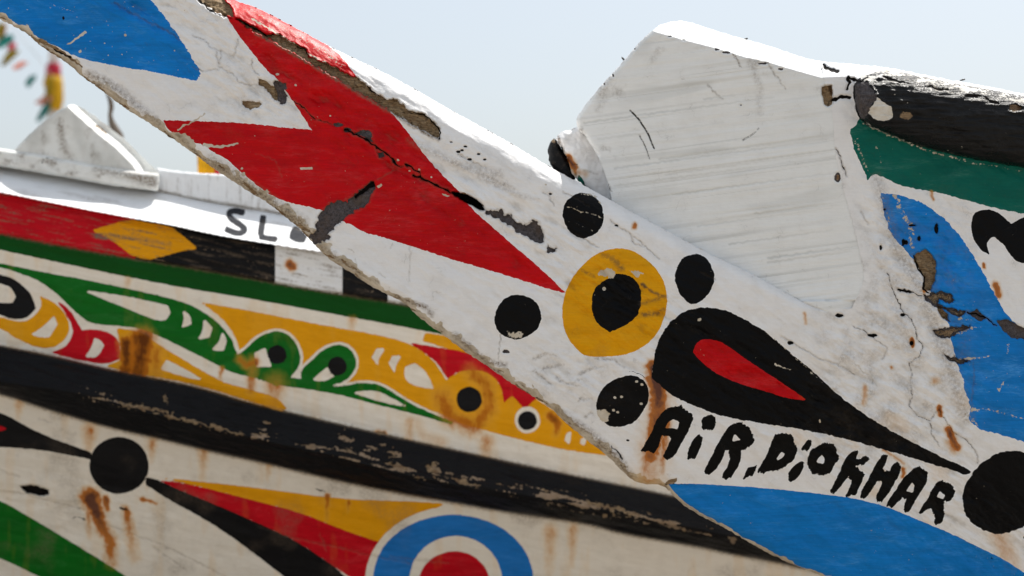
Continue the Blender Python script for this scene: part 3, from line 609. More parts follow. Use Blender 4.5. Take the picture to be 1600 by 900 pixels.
# rust
A.stroke('rust', pts('1022,575 1026,596 1029,612 1029,640 1024,680 1016,712'), 12, 15, 1.15, .62, 0, 3, True); A.stroke('rust', pts('1030,600 1032,640 1022,700 1016,745'), 22, 28, .34, .24, 0, 4, True); A.stroke('rust', pts('1016,700 1010,730 1008,748'), 15, 18, .40, .22, 0, 3, True)
A.stroke('rust', pts('1042,660 1038,700 1034,738'), 8, 7, .55, .30, 0, 2, True); A.stroke('rust', pts('1012,592 1020,600'), 6, 5, .6, .6, 0, 1, True); A.stroke('rust', pts('1020,690 1000,740'), 22, 24, .14, .10, 0, 3, True)
for q, w_, a_ in (('1467,636 1470,648', 4, .95), ('1482,672 1490,690 1497,700', 6, .85), ('1487,690 1492,702', 9, .4), ('1352,605 1350,630', 5, .3), ('1412,733 1411,745', 4, .7), ('1425,530 1426,541', 3, .9), ('1452,440 1444,455', 4, .7), ('1556,445 1560,462', 6, .7), ('1455,300 1458,312', 3, .5), ('1537,413 1538,418', 3, .7), ('992,352 991,355', 4.5, .6), ('1560,835 1575,870 1580,890', 18, .25), ('1380,703 1400,715 1412,725', 3, .35), ('1460,595 1465,594', 7, .25), ('1393,574 1393,575', 3, .5), ('1257,490 1259,505', 3, .3)):
    A.stroke('rust', pts(q), w_, w_, a_, a_*.8, 0, 1.5, True)
A.m['rust'] = np.maximum(A.m['rust'], np.where(px > 1200, .10*sstep(.1, .8, fbm(px, py, 70, 61, 3)), 0)*sstep(500, 700, py))
A.m['grime'] = np.maximum(A.m['grime'], .3*lump*np.clip(fbm(px, py, 30, 62, 4)+.3, 0, 1))
SEAM = pts('1180,430 1290,484 1313,495 1340,510 1367,528 1387,543 1430,560 1470,600 1495,650 1513,690 1530,712 1600,700 1700,740 2600,1000')
def base_A(x, y): return np.where(y < np.interp(x, SEAM[:, 0], SEAM[:, 1], left=-1e4), 'hull_side', 'beak').astype(object)
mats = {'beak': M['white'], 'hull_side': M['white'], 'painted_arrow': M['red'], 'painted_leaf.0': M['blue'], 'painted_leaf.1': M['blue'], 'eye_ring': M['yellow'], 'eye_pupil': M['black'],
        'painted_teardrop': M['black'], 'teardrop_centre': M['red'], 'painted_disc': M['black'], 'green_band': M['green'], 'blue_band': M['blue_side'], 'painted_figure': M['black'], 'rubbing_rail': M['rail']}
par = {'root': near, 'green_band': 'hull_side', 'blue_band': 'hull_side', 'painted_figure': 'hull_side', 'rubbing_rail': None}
lab = {'painted_leaf.0': 'blue leaf shape at the upper end of the beak', 'painted_leaf.1': 'blue leaf shape below the black lettering', 'rubbing_rail': 'worn black rounded rail, sun glare painted pale along its top',
       'painted_spot.0': 'black spot above the yellow eye', 'painted_spot.1': 'black spot right of the yellow eye', 'painted_spot.2': 'black spot left of the yellow eye', 'painted_spot.3': 'black spot below the yellow eye',
       'painted_arrow': 'red forked arrow shape with cracked paint', 'eye_ring': 'yellow eye ring', 'painted_disc': 'large black disc at the tail of the teardrop'}
for i in range(4): mats['painted_spot.%d' % i] = M['black']
for k, *_ in LET: mats[k] = M['ink']
for k in mats:
    if k not in par and k not in ('beak', 'hull_side'): par[k] = 'beak'
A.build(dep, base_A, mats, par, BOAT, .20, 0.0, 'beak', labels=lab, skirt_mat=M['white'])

# stem block behind the beak
OB = pts('900,190 903,180 933,140 973,97 1000,65 1018,48 1033,38 1053,33 1073,33 1133,53 1200,71 1260,92 1287,97 1345,101 1380,300 1390,500 1330,520 1200,480 1100,425 1000,390 958,340 955,303 946,272 934,243 914,212 903,203')
B1 = Surf(axis(890, 1395, 1.5, 889, 1396), axis(28, 525, 1.5, 27, 526), OB, 1.5, .6)
px, py = B1.px, B1.py
jx = np.interp(py, [84, 100, 125, 150, 190, 240, 290, 340, 400, 440, 482, 600], [1284, 1284, 1287, 1298, 1302, 1305, 1316, 1330, 1345, 1352, 1330, 1290])
dj = np.clip(jx-px, 0, None); dj = np.where(py > 470, np.clip(np.hypot(px-1300, py-480), 0, None), dj)
dep = .0010+.10*(np.clip(dj, 0, 440)/440)**1.15+.010*sstep(1, 8, px-jx)+.010*sstep(0, 8, py-np.interp(px, [1200, 1292, 1330], [444, 486, 484]))*(px > 1240)
ac = above_crease(px, py); dep += .0028*np.clip(ac, 0, 80)*(px > 1000) + .0006*np.clip(3-np.abs(ac), 0, 3)*0
d, *_ = nearest(px, py, pts('934,243 914,212 903,203 900,190 903,180 933,140 973,97 1000,65 1018,48'), False)
dep += .012*(1-np.sqrt(1-np.clip(1-d/7, 0, 1)**2*.99))
v = py+.135*(px-900); clean = dep.copy()
dep += .00045*fbm(px, v, 260, 4, 3, 4.0)+.0009*fbm(px, v, 300, 14, 3, 16)+.0016*fbm(px, py, 130, 24, 3)
line = sstep(.30, .75, pn(px, v, 520, 33, 3.6))*sstep(-.5, .3, pn(px, v, 200, 36, 30)); dep += .0007*line
dep = clean+(dep-clean)*sstep(0, 40, dj)
B1.m['soft'] = np.maximum(B1.m['soft'], .40*line+.28*sstep(.2, .7, pn(px, v, 500, 34, 9))+.25*sstep(.2, .8, fbm(px, v, 160, 37, 3, 40)))
B1.m['grime'] = np.maximum(B1.m['grime'], .5*sstep(.35, .9, fbm(px, py, 40, 35, 4))*np.maximum(sstep(60, 0, d), sstep(40, 0, ac*-1)*.8))
for y0, x0, x1, a_ in ((180, 912, 1210, .7), (152, 1100, 1180, .5), (210, 935, 1130, .4), (238, 1030, 1300, .6), (250, 960, 1290, .65), (262, 1040, 1300, .4), (277, 960, 1310, .5), (293, 1050, 1330, .6), (303, 1000, 1200, .4), (330, 1180, 1290, .7), (345, 1090, 1300, .4), (375, 1140, 1300, .6), (397, 1200, 1360, .8), (405, 1200, 1330, .6), (436, 1230, 1330, .3), (465, 1290, 1380, .5)):
    yy = lambda x: y0-.135*(x-x0)+.04*(x1-x0)
    B1.stroke('soft', pts('%f,%f %f,%f' % (x0, yy(x0), x1, yy(x1))), 2.4, 1.6, a_*.9, a_*.3, .0005, 1.6)
B1.stroke('scr', pts('985,173 998,186 1012,208 1022,232'), 1.6, 1.2, 2, 2, .002, .4); B1.stroke('scr', pts('999,211 1008,228 1015,248'), 1.3, 1, 1.2, 1.0, .001, .4)
B1.stroke('scr', pts('1161,219 1176,210 1186,200'), 1.2, 1.0, 1.2, .8, .001, .4); B1.stroke('grime', pts('1146,84 1152,94 1158,104'), 2, 1.5, .9, .7, .001)
B1.stroke('grime', pts('1106,133 1115,143 1130,155'), 2.4, 2, .6, .4); B1.stroke('grime', pts('1175,95 1180,120 1188,135 1186,175'), 7, 8, .38, .2); B1.stroke('grime', pts('950,120 945,150 935,170'), 8, 9, .3, .25)
B1.stroke('grime', pts('1200,98 1212,118 1228,140'), 3, 2, .6, .4, .001)
for x, y, a, b in ((1121, 77, 5, 2), (1135, 82, 7, 2), (1047, 57, 4, 1.6), (1069, 63, 3, 1.5), (1192, 99, 8, 1.8), (991, 76, 2, 1.6), (1158, 164, 2.2, 1.4), (1220, 108, 5, 2), (963, 106, 1.6, 2), (944, 131, 1.6, 2), (1309, 277, 6, 8), (958, 118, 2, 3)):
    B1.patch('prim', ellipse(x, y, a, b, seed=x), 2, .8, .85, .001)
B1.patch('wood', ellipse(1309, 277, 4, 6), 4, 1, .6); B1.crack(pts('1306,232 1313,246 1318,262 1324,275'), 1.3, .002, .6)
for q, wdt in (('1301,157 1311,152 1320,151 1328,152', 3.6), ('1323,140 1327,129 1325,121 1333,124 1341,128', 3), ('1291,107 1300,109 1309,111', 4), ('1287,100 1289,106', 2.5)):
    B1.stroke('dark', pts(q), wdt, wdt, 1, 1, .004)
B1.patch('wood', pts('1284,136 1290,133 1300,133 1301,140 1301,155 1300,163 1293,167 1288,163 1284,150'), 2.6, .8, 1, .006)
B1.crack(pts('908,214 918,228 926,243 931,252'), 1.8, .004, 1); B1.crack(pts('931,258 940,270 950,290 955,300'), 1.2, .003, .9); B1.crack(pts('931,252 937,253 939,259'), 1.3, .002, .8)
B1.patch('dark', ellipse(930, 253, 3, 2.4), 2, .4, 1, .003)
B1.build(dep, lambda x, y: np.full(len(x), 'stem_block', dtype=object), {'stem_block': M['block']}, {'root': near}, BOAT, .30, 0.0, 'stem_block')

# end of the far side planking with its black rail end, peeping out left of the block
OK_ = pts('868,216 875,208 884,204 893,203 905,196 935,205 960,260 975,345 950,345 925,300 905,284 893,272 888,250 880,236')
B2 = Surf(axis(866, 978, 1.5, 865, 979), axis(195, 347, 1.5, 194, 348), OK_, 1.5, 1.0)
px, py = B2.px, B2.py; d, *_ = nearest(px, py, OK_, True)
dep = .135+.02*(1-np.sqrt(1-np.clip(1-d/14, 0, 1)**2*.99))+.004*fbm(px, py, 22, 71, 3)
B2.stroke('rust', pts('888,246 893,254 899,262'), 6, 5, 1, .8, .001, 1.5, True); B2.stroke('grime', pts('872,214 878,230 886,246 893,260 900,275'), 3, 3, .9, .8, .002); B2.stroke('dark', pts('877,230 881,240 884,248'), 2, 2, .9, .9)
B2.stroke('rust', pts('898,268 915,272'), 6, 6, .35, .25, 0, 1, True); B2.stroke('grime', pts('905,265 920,268 935,272'), 3, 2, .5, .4); B2.crack(pts('896,258 902,256 903,264'), 1.3, .002, .7)
B2.region('green_patch', pts('900,282 905,273 912,284 916,292 925,303 915,303'), 1)
B2.build(dep, lambda x, y: np.full(len(x), 'far_plank_end', dtype=object), {'far_plank_end': M['white'], 'green_patch': M['green']}, {'root': near, 'green_patch': 'far_plank_end'}, BOAT, .32, 0.0, 'far_plank_end')
OD = pts('866,216 859,222 856,233 857,246 860,259 873,270 895,285 900,275 893,262 886,247 877,231 870,219')
B3 = Surf(axis(854, 902, 1.5, 853, 903), axis(213, 290, 1.5, 212, 291), OD, 1.5, .8)
px, py = B3.px, B3.py; d, *_ = nearest(px, py, OD, True)
B3.m['grime'] += .4*sstep(.2, .8, fbm(px, py, 9, 75, 3)); B3.patch('wood', ellipse(864, 220, 3, 4), 3, 1, .8)
B3.build(.165+.012*(1-np.sqrt(1-np.clip(1-d/8, 0, 1)**2*.99)), lambda x, y: np.full(len(x), 'far_rail_end', dtype=object), {'far_rail_end': M['rail']}, {'root': near}, BOAT, .34, 0.0, 'far_rail_end')

# ------------------------------------------------------------------ the boat behind, 0.9 m further back
YB = .90
BB = (-.8, 1.05, 0)
far = root('fishing_boat', BB, 'white boat with green scrollwork, amber panels and black rubbing strake, behind the painted beak', 'boat')
def curve(s):
    p = smooth_poly(pts(s), False, 2, 80); return lambda x: np.interp(x, p[:, 0], p[:, 1])
GT = curve('-1600,40 -400,195 -200,222 0,258 100,275 190,292 247,298 300,310 440,334 560,356 800,400 2300,700')
L1 = curve('-1600,30 -200,266 0,301 100,322 205,342 270,353 330,367 400,379 500,394 560,404 700,428 2300,720')
L2 = curve('-1600,120 -200,332 0,366 100,386 200,403 300,419 400,437 500,455 600,471 700,487 800,505 2300,800')
L3 = curve('-1600,140 -200,354 0,390 100,412 200,433 300,452 400,468 500,487 600,505 690,522 800,545 2300,860')
ST = curve('-1600,240 -200,494 0,540 67,552 183,580 300,601 400,632 467,647 550,667 667,693 800,722 883,740 983,760 1100,785 2300,1060')
SC = curve('-1600,330 -200,560 0,598 60,604 130,617 200,636 280,656 400,686 533,714 600,734 700,756 800,771 900,790 1000,808 1100,829 1200,850 2300,1100')
SB = curve('-1600,360 -200,570 0,615 67,638 133,658 187,672 250,686 333,707 400,721 500,745 567,760 650,776 700,784 800,802 923,819 960,832 1053,848 1100,856 1150,868 1200,876 1260,890 2300,1150')
xB = axis(-110, 1290, 2.0, -1500, 2200, 1.12); yB_ = axis(220, 925, 2.0, -100, 1420)
gx = np.linspace(-1490, 2190, 120)
OUTB = np.concatenate([np.stack([gx, GT(gx)], 1), np.stack([gx[::-1], np.full(120, 1415.0)], 1)])
F = Surf(xB, yB_, OUTB, 2.0, .0)
px, py = F.px, F.py
g, l1, l2, l3, st, scr_, sb = (f(px) for f in (GT, L1, L2, L3, ST, SC, SB))
def seg(a, b): return np.clip((py-a)/(b-a), 0, 1)
prof = np.zeros_like(px)
kn = [(g, .165), (l1-8, .012), (l1, -.030), (l1+3, .004), (l2-3, .000), (l2+1, .012), (st-2, .020), (st+2, -.018), (st+.45*(scr_-st), -.040), (scr_, -.070), (scr_+5, -.062), (sb-2, -.012), (sb+2, .026)]
prof[:] = kn[0][1]
for (a, va), (b, vb) in zip(kn[:-1], kn[1:]): prof = np.where(py >= a, va+(vb-va)*seg(a, b), prof)
prof = np.where(py > sb+2, .026+.00055*np.clip(py-sb-2, 0, 900)+.0000004*np.clip(py-sb-2, 0, 900)**2, prof)
v = py-.2*px
prof += .0030*fbm(px, v, 170, 81, 3, 40)+.0010*fbm(px, v, 60, 82, 3, 12)
prof += np.where((py > l1) & (py < l2), .0016*fbm(px, v, 90, 83, 4, 7), 0) + np.where((py < l1), .002*fbm(px, v, 120, 84, 3, 12), 0)
ins = (py > st) & (py < sb); prof += ins*(.004*fbm(px, v, 50, 85, 4, 9))
prof += ((py > sb) & (py < sb+260))*.0022*np.clip(fbm(px, py, 60, 86, 4, 30), -.2, 1)*np.exp(-((px-120)/170)**2-((py-790)/60)**2)*3
def between(f0, f1, x0, x1, o0=0, o1=0):
    x = np.linspace(x0, x1, max(4, int((x1-x0)/14))); return np.concatenate([np.stack([x, f0(x)+o0], 1), np.stack([x[::-1], f1(x[::-1])+o1], 1)])
# stripes
F.region('red_band', between(L1, L2, -1480, 212, -1, 1), 0, 0)
for k, a_, b_ in (('black_square.0', 212, 430), ('white_square.0', 430, 535), ('black_square.1', 535, 606), ('white_square.1', 606, 700)): F.region(k, between(L1, L2, a_, b_, -1, 1), 0, 0)
F.region('yellow_diamond', pts('142,360 202,342 222,346 265,353 280,364 298,378 310,389 285,392 260,399 230,407 214,402 202,397 188,385 165,370'), .6, 1)
F.region('green_band', between(L2, L3, -1480, 2180), .5, 0)
F.region('black_swirl', pts('-98,440 -60,417 0,428 27,438 50,460 56,482 43,497 20,500 0,491 -60,480 -94,462'), .5)
F.region('white_0', pts('-74,446 -50,434 0,443 17,448 25,463 20,473 0,474 -50,464'), .4)
F.region('yellow_swirl', pts('62,462 87,473 107,497 109,520 93,540 67,546 27,531 0,511 -100,480 -60,485 0,495 33,505 55,494 66,477'), .5)
F.region('base', pts('85,493 90,507 77,527 60,527 47,523 67,511'), .4)
F.region('red_swirl', pts('88,470 100,476 112,488 128,516 150,514 173,520 187,533 188,560 167,570 133,565 77,551 98,545 110,533 115,513 103,490'), .5)
F.region('base', pts('147,528 157,531 163,540 155,555 145,560 132,558 143,543'), .4)
F.region('amber_wave.0', pts('182,513 220,517 250,540 300,570 333,589 357,600 400,611 433,621 448,638 440,643 400,630 300,599 200,582 165,572 187,563 189,540'), .6)
F.region('base', pts('260,562 290,577 320,595 290,590 250,577'), .4, 1)
F.region('amber_wave.1', pts('312,472 400,487 467,501 533,513 583,522 627,532 655,545 676,562 690,582 697,594 717,580 740,577 767,583 784,606 787,626 800,616 820,613 860,637 910,672 950,712 900,706 840,694 740,668 700,655 640,626 600,604 570,594 530,600 470,585 440,560 372,552 365,520 345,495'), .5)
F.region('amber_wave.2', pts('664,520 700,525 740,533 790,560 830,590 800,590 740,560 700,545 660,533'), .5)
F.region('red_wedge', pts('637,535 667,540 737,551 800,585 850,610 820,640 800,618 787,630 785,607 770,585 740,577 717,580 700,592 692,582 683,567 665,552'), .5)
h1 = pts('363,560 385,545 400,529 420,519 440,517 458,528 470,552 468,572 455,590 433,604 400,590 375,582')
h2 = pts('470,578 487,563 503,547 527,537 547,543 558,563 553,583 533,600 500,604 470,600')
leaf = pts('-240,372 -60,402 0,411 67,425 133,437 200,451 267,466 300,477 327,493 350,513 364,533 370,555 385,570 400,578 433,592 433,602 400,590 363,583 333,567 293,547 253,527 220,513 185,509 143,507 120,490 83,453 50,433 0,417 -60,405')
tail = pts('395,570 433,588 475,592 520,604 545,602 560,598 587,599 607,608 633,626 667,643 713,661 707,664 667,652 613,638 560,625 533,617 480,608 433,602 400,592 370,582')
for q in (h1, h2): F.region('base', offset_poly(smooth_poly(q, True, 1), 4.5), .4)
F.region('base', offset_poly(smooth_poly(tail, True, 1), 4.0), .4)
F.region('base', pts('340,497 356,507 370,530 375,552 390,556 380,575 366,560'), .3)
for q in (leaf, h1, h2, tail): F.region('green_scroll', q, .5)
for q in ('125,452 200,463 262,477 267,488 260,500 247,502 200,483 150,463', '285,483 298,493 299,507 283,513 288,500', '318,497 332,512 328,527 305,532 316,521', '347,518 355,530 350,549 330,547 343,533', '548,613 587,609 613,622 640,637 600,630',
          '397,551 415,543 419,558 425,573 400,574 398,566', '487,594 500,582 512,573 516,582 523,588 505,597'):
    F.region('base', pts(q), .4, 1)
F.region('black_dot.0', ellipse(433, 554, 15, 15), .3); F.region('black_dot.1', ellipse(527, 572, 15, 15), .3)
for q in ('603,543 588,545 581,558 590,573 592,560', '630,555 613,556 607,567 617,585 619,568', '633,573 648,567 663,578 672,592 678,608 660,606 640,600 631,588'): F.region('base', pts(q), .4, 1)
F.region('black_dot.2', ellipse(733, 624, 20, 20), .3)
F.region('base', ellipse(824, 656, 20, 21), .3); F.region('black_dot.3', ellipse(824, 657, 15, 15), .3)
for q in ('893,673 885,677 882,688 890,696 892,684', '917,683 908,685 906,693 914,697'): F.region('base', pts(q), .3, 1)
# lower hull motifs
F.region('black_beak_shape', pts('-200,560 0,643 67,680 143,707 143,718 67,703 0,698 -200,690'), .4, 1)
F.region('red_spot', pts('-100,655 0,664 11,670 0,675 -100,680'), .3)
F.region('yellow_ray', pts('232,744 300,751 400,762 533,780 633,783 697,787 672,798 640,815 613,835 597,849 533,827 467,800 400,783 300,757'), .4, 1)
F.region('red_ray', pts('245,749 300,757 400,783 467,800 533,827 598,849 575,900 560,1000 556,906 543,900 467,847 400,816 333,787 283,767'), .4, 1)
F.region('black_ray', pts('228,745 245,749 283,767 333,787 400,816 467,847 543,900 620,990 560,990 443,900 400,867 350,830 300,800 267,783 227,757'), .4, 1)
F.region('base', ellipse(710, 908, 140, 117, 40, 0), .3)
F.region('blue_ring', ellipse(708, 906, 126, 102, 40, .01), .5)
F.region('base', ellipse(712, 908, 73, 71, 40, .01), .4); F.region('ring_centre', ellipse(710, 915, 57, 54, 30, .02), .4)
F.region('black_disc', ellipse(186, 727, 46.5, 44.5, 36, .02), .3)
F.region('green_sweep', pts('-200,690 0,781 67,820 133,860 200,902 300,975 200,990 120,930 63,902 33,887 0,872 -200,800'), .4, 1)
# lettering on the gunwale
def z(s): return pts(s, 240, 230, 4.286)
F.region('letter.S', stroke_poly(z('610,438 585,436 550,425 510,432 502,455 525,485 575,515 612,545 600,572 560,578 510,560 478,545'), 9.8), .4, 0)
F.region('letter.L', stroke_poly(z('736,455 722,545 716,592'), 9.8), .4, 0); F.region('letter.L', stroke_poly(z('705,600 770,610 830,618'), 9), .4, 0)
F.region('letter.D', z('925,540 950,528 985,545 1030,600 1005,642 950,635 905,612'), .5, 1)
# wear: chips, rust runs and bare patches
for x, y, wd, ln, a_ in ((238, 690, 8, 30, .35), (420, 725, 6, 26, .3), (318, 700, 10, 50, .32), (140, 672, 12, 36, .38), (30, 630, 8, 22, .3), (512, 775, 5, 40, .6), (545, 785, 4, 16, .5), (860, 830, 12, 70, .28), (895, 825, 9, 60, .3), (640, 660, 10, 50, .3), (760, 690, 14, 30, .35), (430, 600, 20, 36, .4), (550, 500, 8, 20, .3), (200, 436, 6, 20, .25), (395, 560, 9, 60, .35)):
    F.stroke('rust', np.array([[x, y], [x-2, y+ln]]), wd, wd*.7, a_, a_*.35, 0, 2.0, True)
F.stroke('rust', pts('196,536 198,560 195,582'), 11, 10, 1.1, .8, 0, 3, True); F.stroke('rust', pts('222,530 220,560 214,590'), 19, 16, 1.0, .75, 0, 3, True); F.stroke('rust', pts('245,550 244,580'), 14, 14, .35, .3, 0, 3, True)
F.stroke('rust', pts('374,560 385,572 397,566'), 7, 8, .8, .8, 0, 2, True); F.stroke('rust', pts('395,575 392,612'), 10, 8, .5, .3, 0, 2, True); F.stroke('rust', pts('347,575 344,590'), 4, 4, .5, .3, 0, 2, True)
F.stroke('rust', pts('735,580 760,600 764,640 740,668 700,650 690,620'), 14, 18, .38, .42, 0, 3, True); F.stroke('rust', pts('860,650 872,660 868,680'), 8, 6, .8, .3, 0, 2, True)
F.stroke('rust', pts('141,778 148,792 152,806'), 14, 9, 1.3, 1.0, .002, 4, True); F.stroke('rust', pts('150,800 160,825 172,845 174,880'), 11, 12, .8, .3, 0, 3, True); F.stroke('rust', pts('138,800 140,840'), 6, 6, .4, .15, 0, 3, True); F.stroke('rust', pts('165,780 168,795'), 6, 5, .8, .5, 0, 2, True); F.stroke('rust', pts('197,795 200,815 210,870'), 6, 12, .55, .18, 0, 3, True); F.stroke('rust', pts('222,780 245,786'), 4, 3, .6, .4, 0, 2, True)
F.stroke('rust', pts('453,413 456,416'), 7, 7, .9, .9, 0, 1.5, True); F.stroke('rust', pts('650,660 662,682 690,690'), 12, 12, .15, .2, 0, 1, True)
F.stroke('wood', pts('591,676 600,678'), 5, 4, .9, .9); F.stroke('rust', pts('590,676 600,678'), 6, 6, .6, .6)
for q, w_, a_ in (('127,610 140,618 165,622 195,630', 8, .72), ('395,680 430,686 470,694 520,703', 4, .66), ('530,705 545,716 570,712 600,726 640,736', 7, .70), ('535,680 545,690 548,705', 7, .72), ('570,705 590,695 600,700', 6, .62), ('610,706 625,710', 5, .6), ('640,738 700,752', 5, .62), ('700,740 745,750', 5, .75), ('745,755 800,768', 5, .68), ('800,765 850,772 900,790 950,795', 10, .68), ('860,776 930,792', 14, .62), ('950,800 1000,808 1060,822 1110,835', 7, .70), ('1140,832 1145,842', 8, .6), ('420,662 410,672', 6, .5)):
    F.stroke('chip_glare', pts(q), w_*1.7, w_*1.7, .66, .62, .001, 7); F.stroke('soft', pts(q), w_*2, w_*2, .0, .0)
for q, w_ in (('190,632 250,642 270,648', 9), ('260,650 300,658 330,668', 6), ('330,664 350,672 380,680', 7), ('670,732 680,736', 12), ('715,752 745,760', 6), ('920,785 1000,806', 9), ('258,618 262,630', 6), ('955,795 960,805', 8)):
    F.stroke('wood', pts(q), w_*.8, w_*.7, .7, .6, 0, 5); F.stroke('chip_glare', pts(q), w_, w_, .66, .62, 0, 4)
F.patch('chip_glare', pts('668,723 686,722 690,740 678,750 669,740'), 4, 1.5, .8)
F.patch('dark', pts('32,760 45,757 62,760 76,766 77,773 65,775 45,771 36,766'), 3, 1, 1, .010); F.stroke('dark', pts('112,810 122,807 133,812'), 3, 3, .6, .6); F.stroke('dark', pts('187,794 200,796'), 2.5, 2.5, .8, .8); F.stroke('dark', pts('495,765 510,768'), 2.5, 2, .7, .7)
F.stroke('dark', pts('130,372 190,374 250,381'), 4, 2, .35, .3); F.stroke('grime', pts('150,368 205,372 265,382'), 6, 5, .6, .5)
for q in ('0,768 40,772 80,784 150,800', '150,815 250,850 330,890 400,925', '0,735 30,745', '240,855 260,870 290,890', '60,655 80,660', '400,820 440,836 500,850 560,862', '560,865 640,880', '610,870 700,880', '500,835 510,860'):
    F.crack(pts(q), 1.2, .002, .3)
F.stroke('grime', np.stack([np.linspace(-30, 1100, 60), L2(np.linspace(-30, 1100, 60))], 1), 3, 3, .7, .7)
F.stroke('grime', np.stack([np.linspace(-30, 1100, 60), ST(np.linspace(-30, 1100, 60))], 1), 3.5, 3.5, .7, .7)
F.stroke('grime', np.stack([np.linspace(-30, 1250, 80), SB(np.linspace(-30, 1250, 80))], 1), 3, 3, .6, .6)
sq = (py > l1) & (py < l2); sqn = fbm(px, v, 60, 90, 4, 5)
F.m['chip_glare'] += np.where(sq & (px > 222), .50*sstep(.0, .8, sqn), np.where(sq, .40*sstep(.2, .9, sqn), 0)); F.m['grime'] += np.where(sq, .75*sstep(.1, .8, fbm(px, v, 50, 91, 4, 5)), 0)
F.m['grime'] += np.where(py > sb, .35*sstep(.2, .9, fbm(px, py, 90, 92, 4)), 0); F.m['rust'] = np.maximum(F.m['rust'], np.where(py > l3, .08*sstep(0, .8, fbm(px, py, 26, 93, 3, 130)), 0))
F.m['grime'] += np.where(py < l1, .35*sstep(.1, .9, fbm(px, v, 70, 94, 4, 14)), 0)
cl = sstep(-.10, .22, fbm(px, py-.21*px, 46, 96, 4, 6)); F.m['chip_glare'] = np.where(ins, F.m['chip_glare']*(.45+.75*cl), F.m['chip_glare'])
F.m['wood'] = np.maximum(F.m['wood'], np.where(ins & (F.m['chip_glare'] > .3), .75*sstep(.1, .6, fbm(px, py, 24, 97, 3, 10)), 0)); F.m['rust'] = np.where(ins, F.m['rust']*.9, F.m['rust'])
def base_F(x, y):
    r = np.full(len(x), 'lower_hull', dtype=object)
    r[y < SB(x)] = 'rubbing_strake'; r[y < ST(x)] = 'hull_panel'; r[y < L2(x)] = 'wale_plank'; r[y < L1(x)] = 'gunwale_plank'; return r
# follow the part borders exactly
for f in (L1, L2, ST, SB): pass
mats = {'lower_hull': M['bwhite'], 'rubbing_strake': M['bblack'], 'hull_panel': M['bwhite'], 'wale_plank': M['bwhite'], 'gunwale_plank': M['gunwale'],
 'red_band': M['bred'], 'black_square.0': M['bblack'], 'black_square.1': M['bblack'], 'white_square.0': M['gunwale'], 'white_square.1': M['gunwale'], 'yellow_diamond': M['byellow'], 'green_band': M['dgreen'], 'black_swirl': M['bblack'], 'white_0': M['bwhite'],
 'yellow_swirl': M['byellow'], 'red_swirl': M['bred'], 'amber_wave.0': M['byellow'], 'amber_wave.1': M['byellow'], 'amber_wave.2': M['byellow'], 'red_wedge': M['bred'], 'green_scroll': M['bgreen'],
 'black_beak_shape': M['bblack'], 'red_spot': M['bred'], 'yellow_ray': M['byellow'], 'red_ray': M['bred'], 'black_ray': M['bblack'], 'blue_ring': M['bblue'], 'ring_centre': M['bred'], 'black_disc': M['bblack'], 'green_sweep': M['bgreen'],
 'letter.S': M['bink'], 'letter.L': M['bink'], 'letter.D': M['bink']}
for i in range(4): mats['black_dot.%d' % i] = M['bblack']
par = {'root': far}
for k in ('red_band', 'black_square.0', 'black_square.1', 'white_square.0', 'white_square.1', 'yellow_diamond'): par[k] = 'wale_plank'
for k in ('letter.S', 'letter.L', 'letter.D'): par[k] = 'gunwale_plank'
for k in ('black_beak_shape', 'red_spot', 'yellow_ray', 'red_ray', 'black_ray', 'blue_ring', 'ring_centre', 'black_disc', 'green_sweep'): par[k] = 'lower_hull'
for k in mats:
    if k not in par and k not in ('lower_hull', 'rubbing_strake', 'hull_panel', 'wale_plank', 'gunwale_plank'): par[k] = 'hull_panel'
F.build(prof, base_F, mats, par, BB, YB+.45, YB, 'lower_hull', names={'white_0': 'white_swirl'}, skirt_mat=M['plank'])

# short plank lying along the gunwale, plank wall behind, and the peaked block
def slab(key, outline, mat, y0, back, fn, h=2.0, rag=.6, wear=None):
    P = pts(outline); s = Surf(axis(P[:, 0].min()-2, P[:, 0].max()+2, h, P[:, 0].min()-3, P[:, 0].max()+3), axis(P[:, 1].min()-2, P[:, 1].max()+2, h, P[:, 1].min()-3, P[:, 1].max()+3), P, h, rag)
    d, *_ = nearest(s.px, s.py, smooth_poly(P, True, 1), True)
    if wear: wear(s, d)
    return s.build(fn(s.px, s.py, d), lambda x, y: np.full(len(x), key, dtype=object), {key: mat}, {'root': far}, BB, y0+back, y0, key)
def wearp(s, d):
    s.m['grime'] += .8*sstep(.0, .9, fbm(s.px, s.py, 26, 101, 4, 16)); s.stroke('grime', pts('0,262 100,281 190,297 246,300'), 3.5, 4, .9, .9, .004); s.stroke('dark', pts('64,256 70,249 78,244'), 2.5, 2.2, .6, .7); s.stroke('grime', pts('150,262 200,272 245,285'), 9, 14, .7, .9); s.m['grime'] *= sstep(2, 9, d)*.6+.4
slab('gunwale_cap', '-420,165 -200,197 -60,222 0,232 60,240 120,253 180,262 215,267 249,271 250,280 247,298 190,293 100,277 0,260 -60,250 -200,228 -420,196', M['plank'], YB+.085, .13, lambda x, y, d: .022*(1-np.sqrt(1-np.clip(1-d/7, 0, 1)**2*.99))+.003*fbm(x, y, 40, 102, 3, 14), wear=wearp)
def wearr(s, d): s.m['grime'] += .55*sstep(.2, .9, fbm(s.px, s.py, 7, 103, 4, 60)); s.stroke('grime', pts('246,298 300,311 440,334'), 4, 4, .9, .9, .006)
slab('inner_plank', '244,262 275,267 310,270 345,272 420,279 500,290 640,310 640,372 560,358 440,336 300,312 246,300', M['gunwale'], YB+.15, .06, lambda x, y, d: .012*(1-np.sqrt(1-np.clip(1-d/4, 0, 1)**2*.99))+.0012*fbm(x, y, 8, 104, 3, 70), wear=wearr)
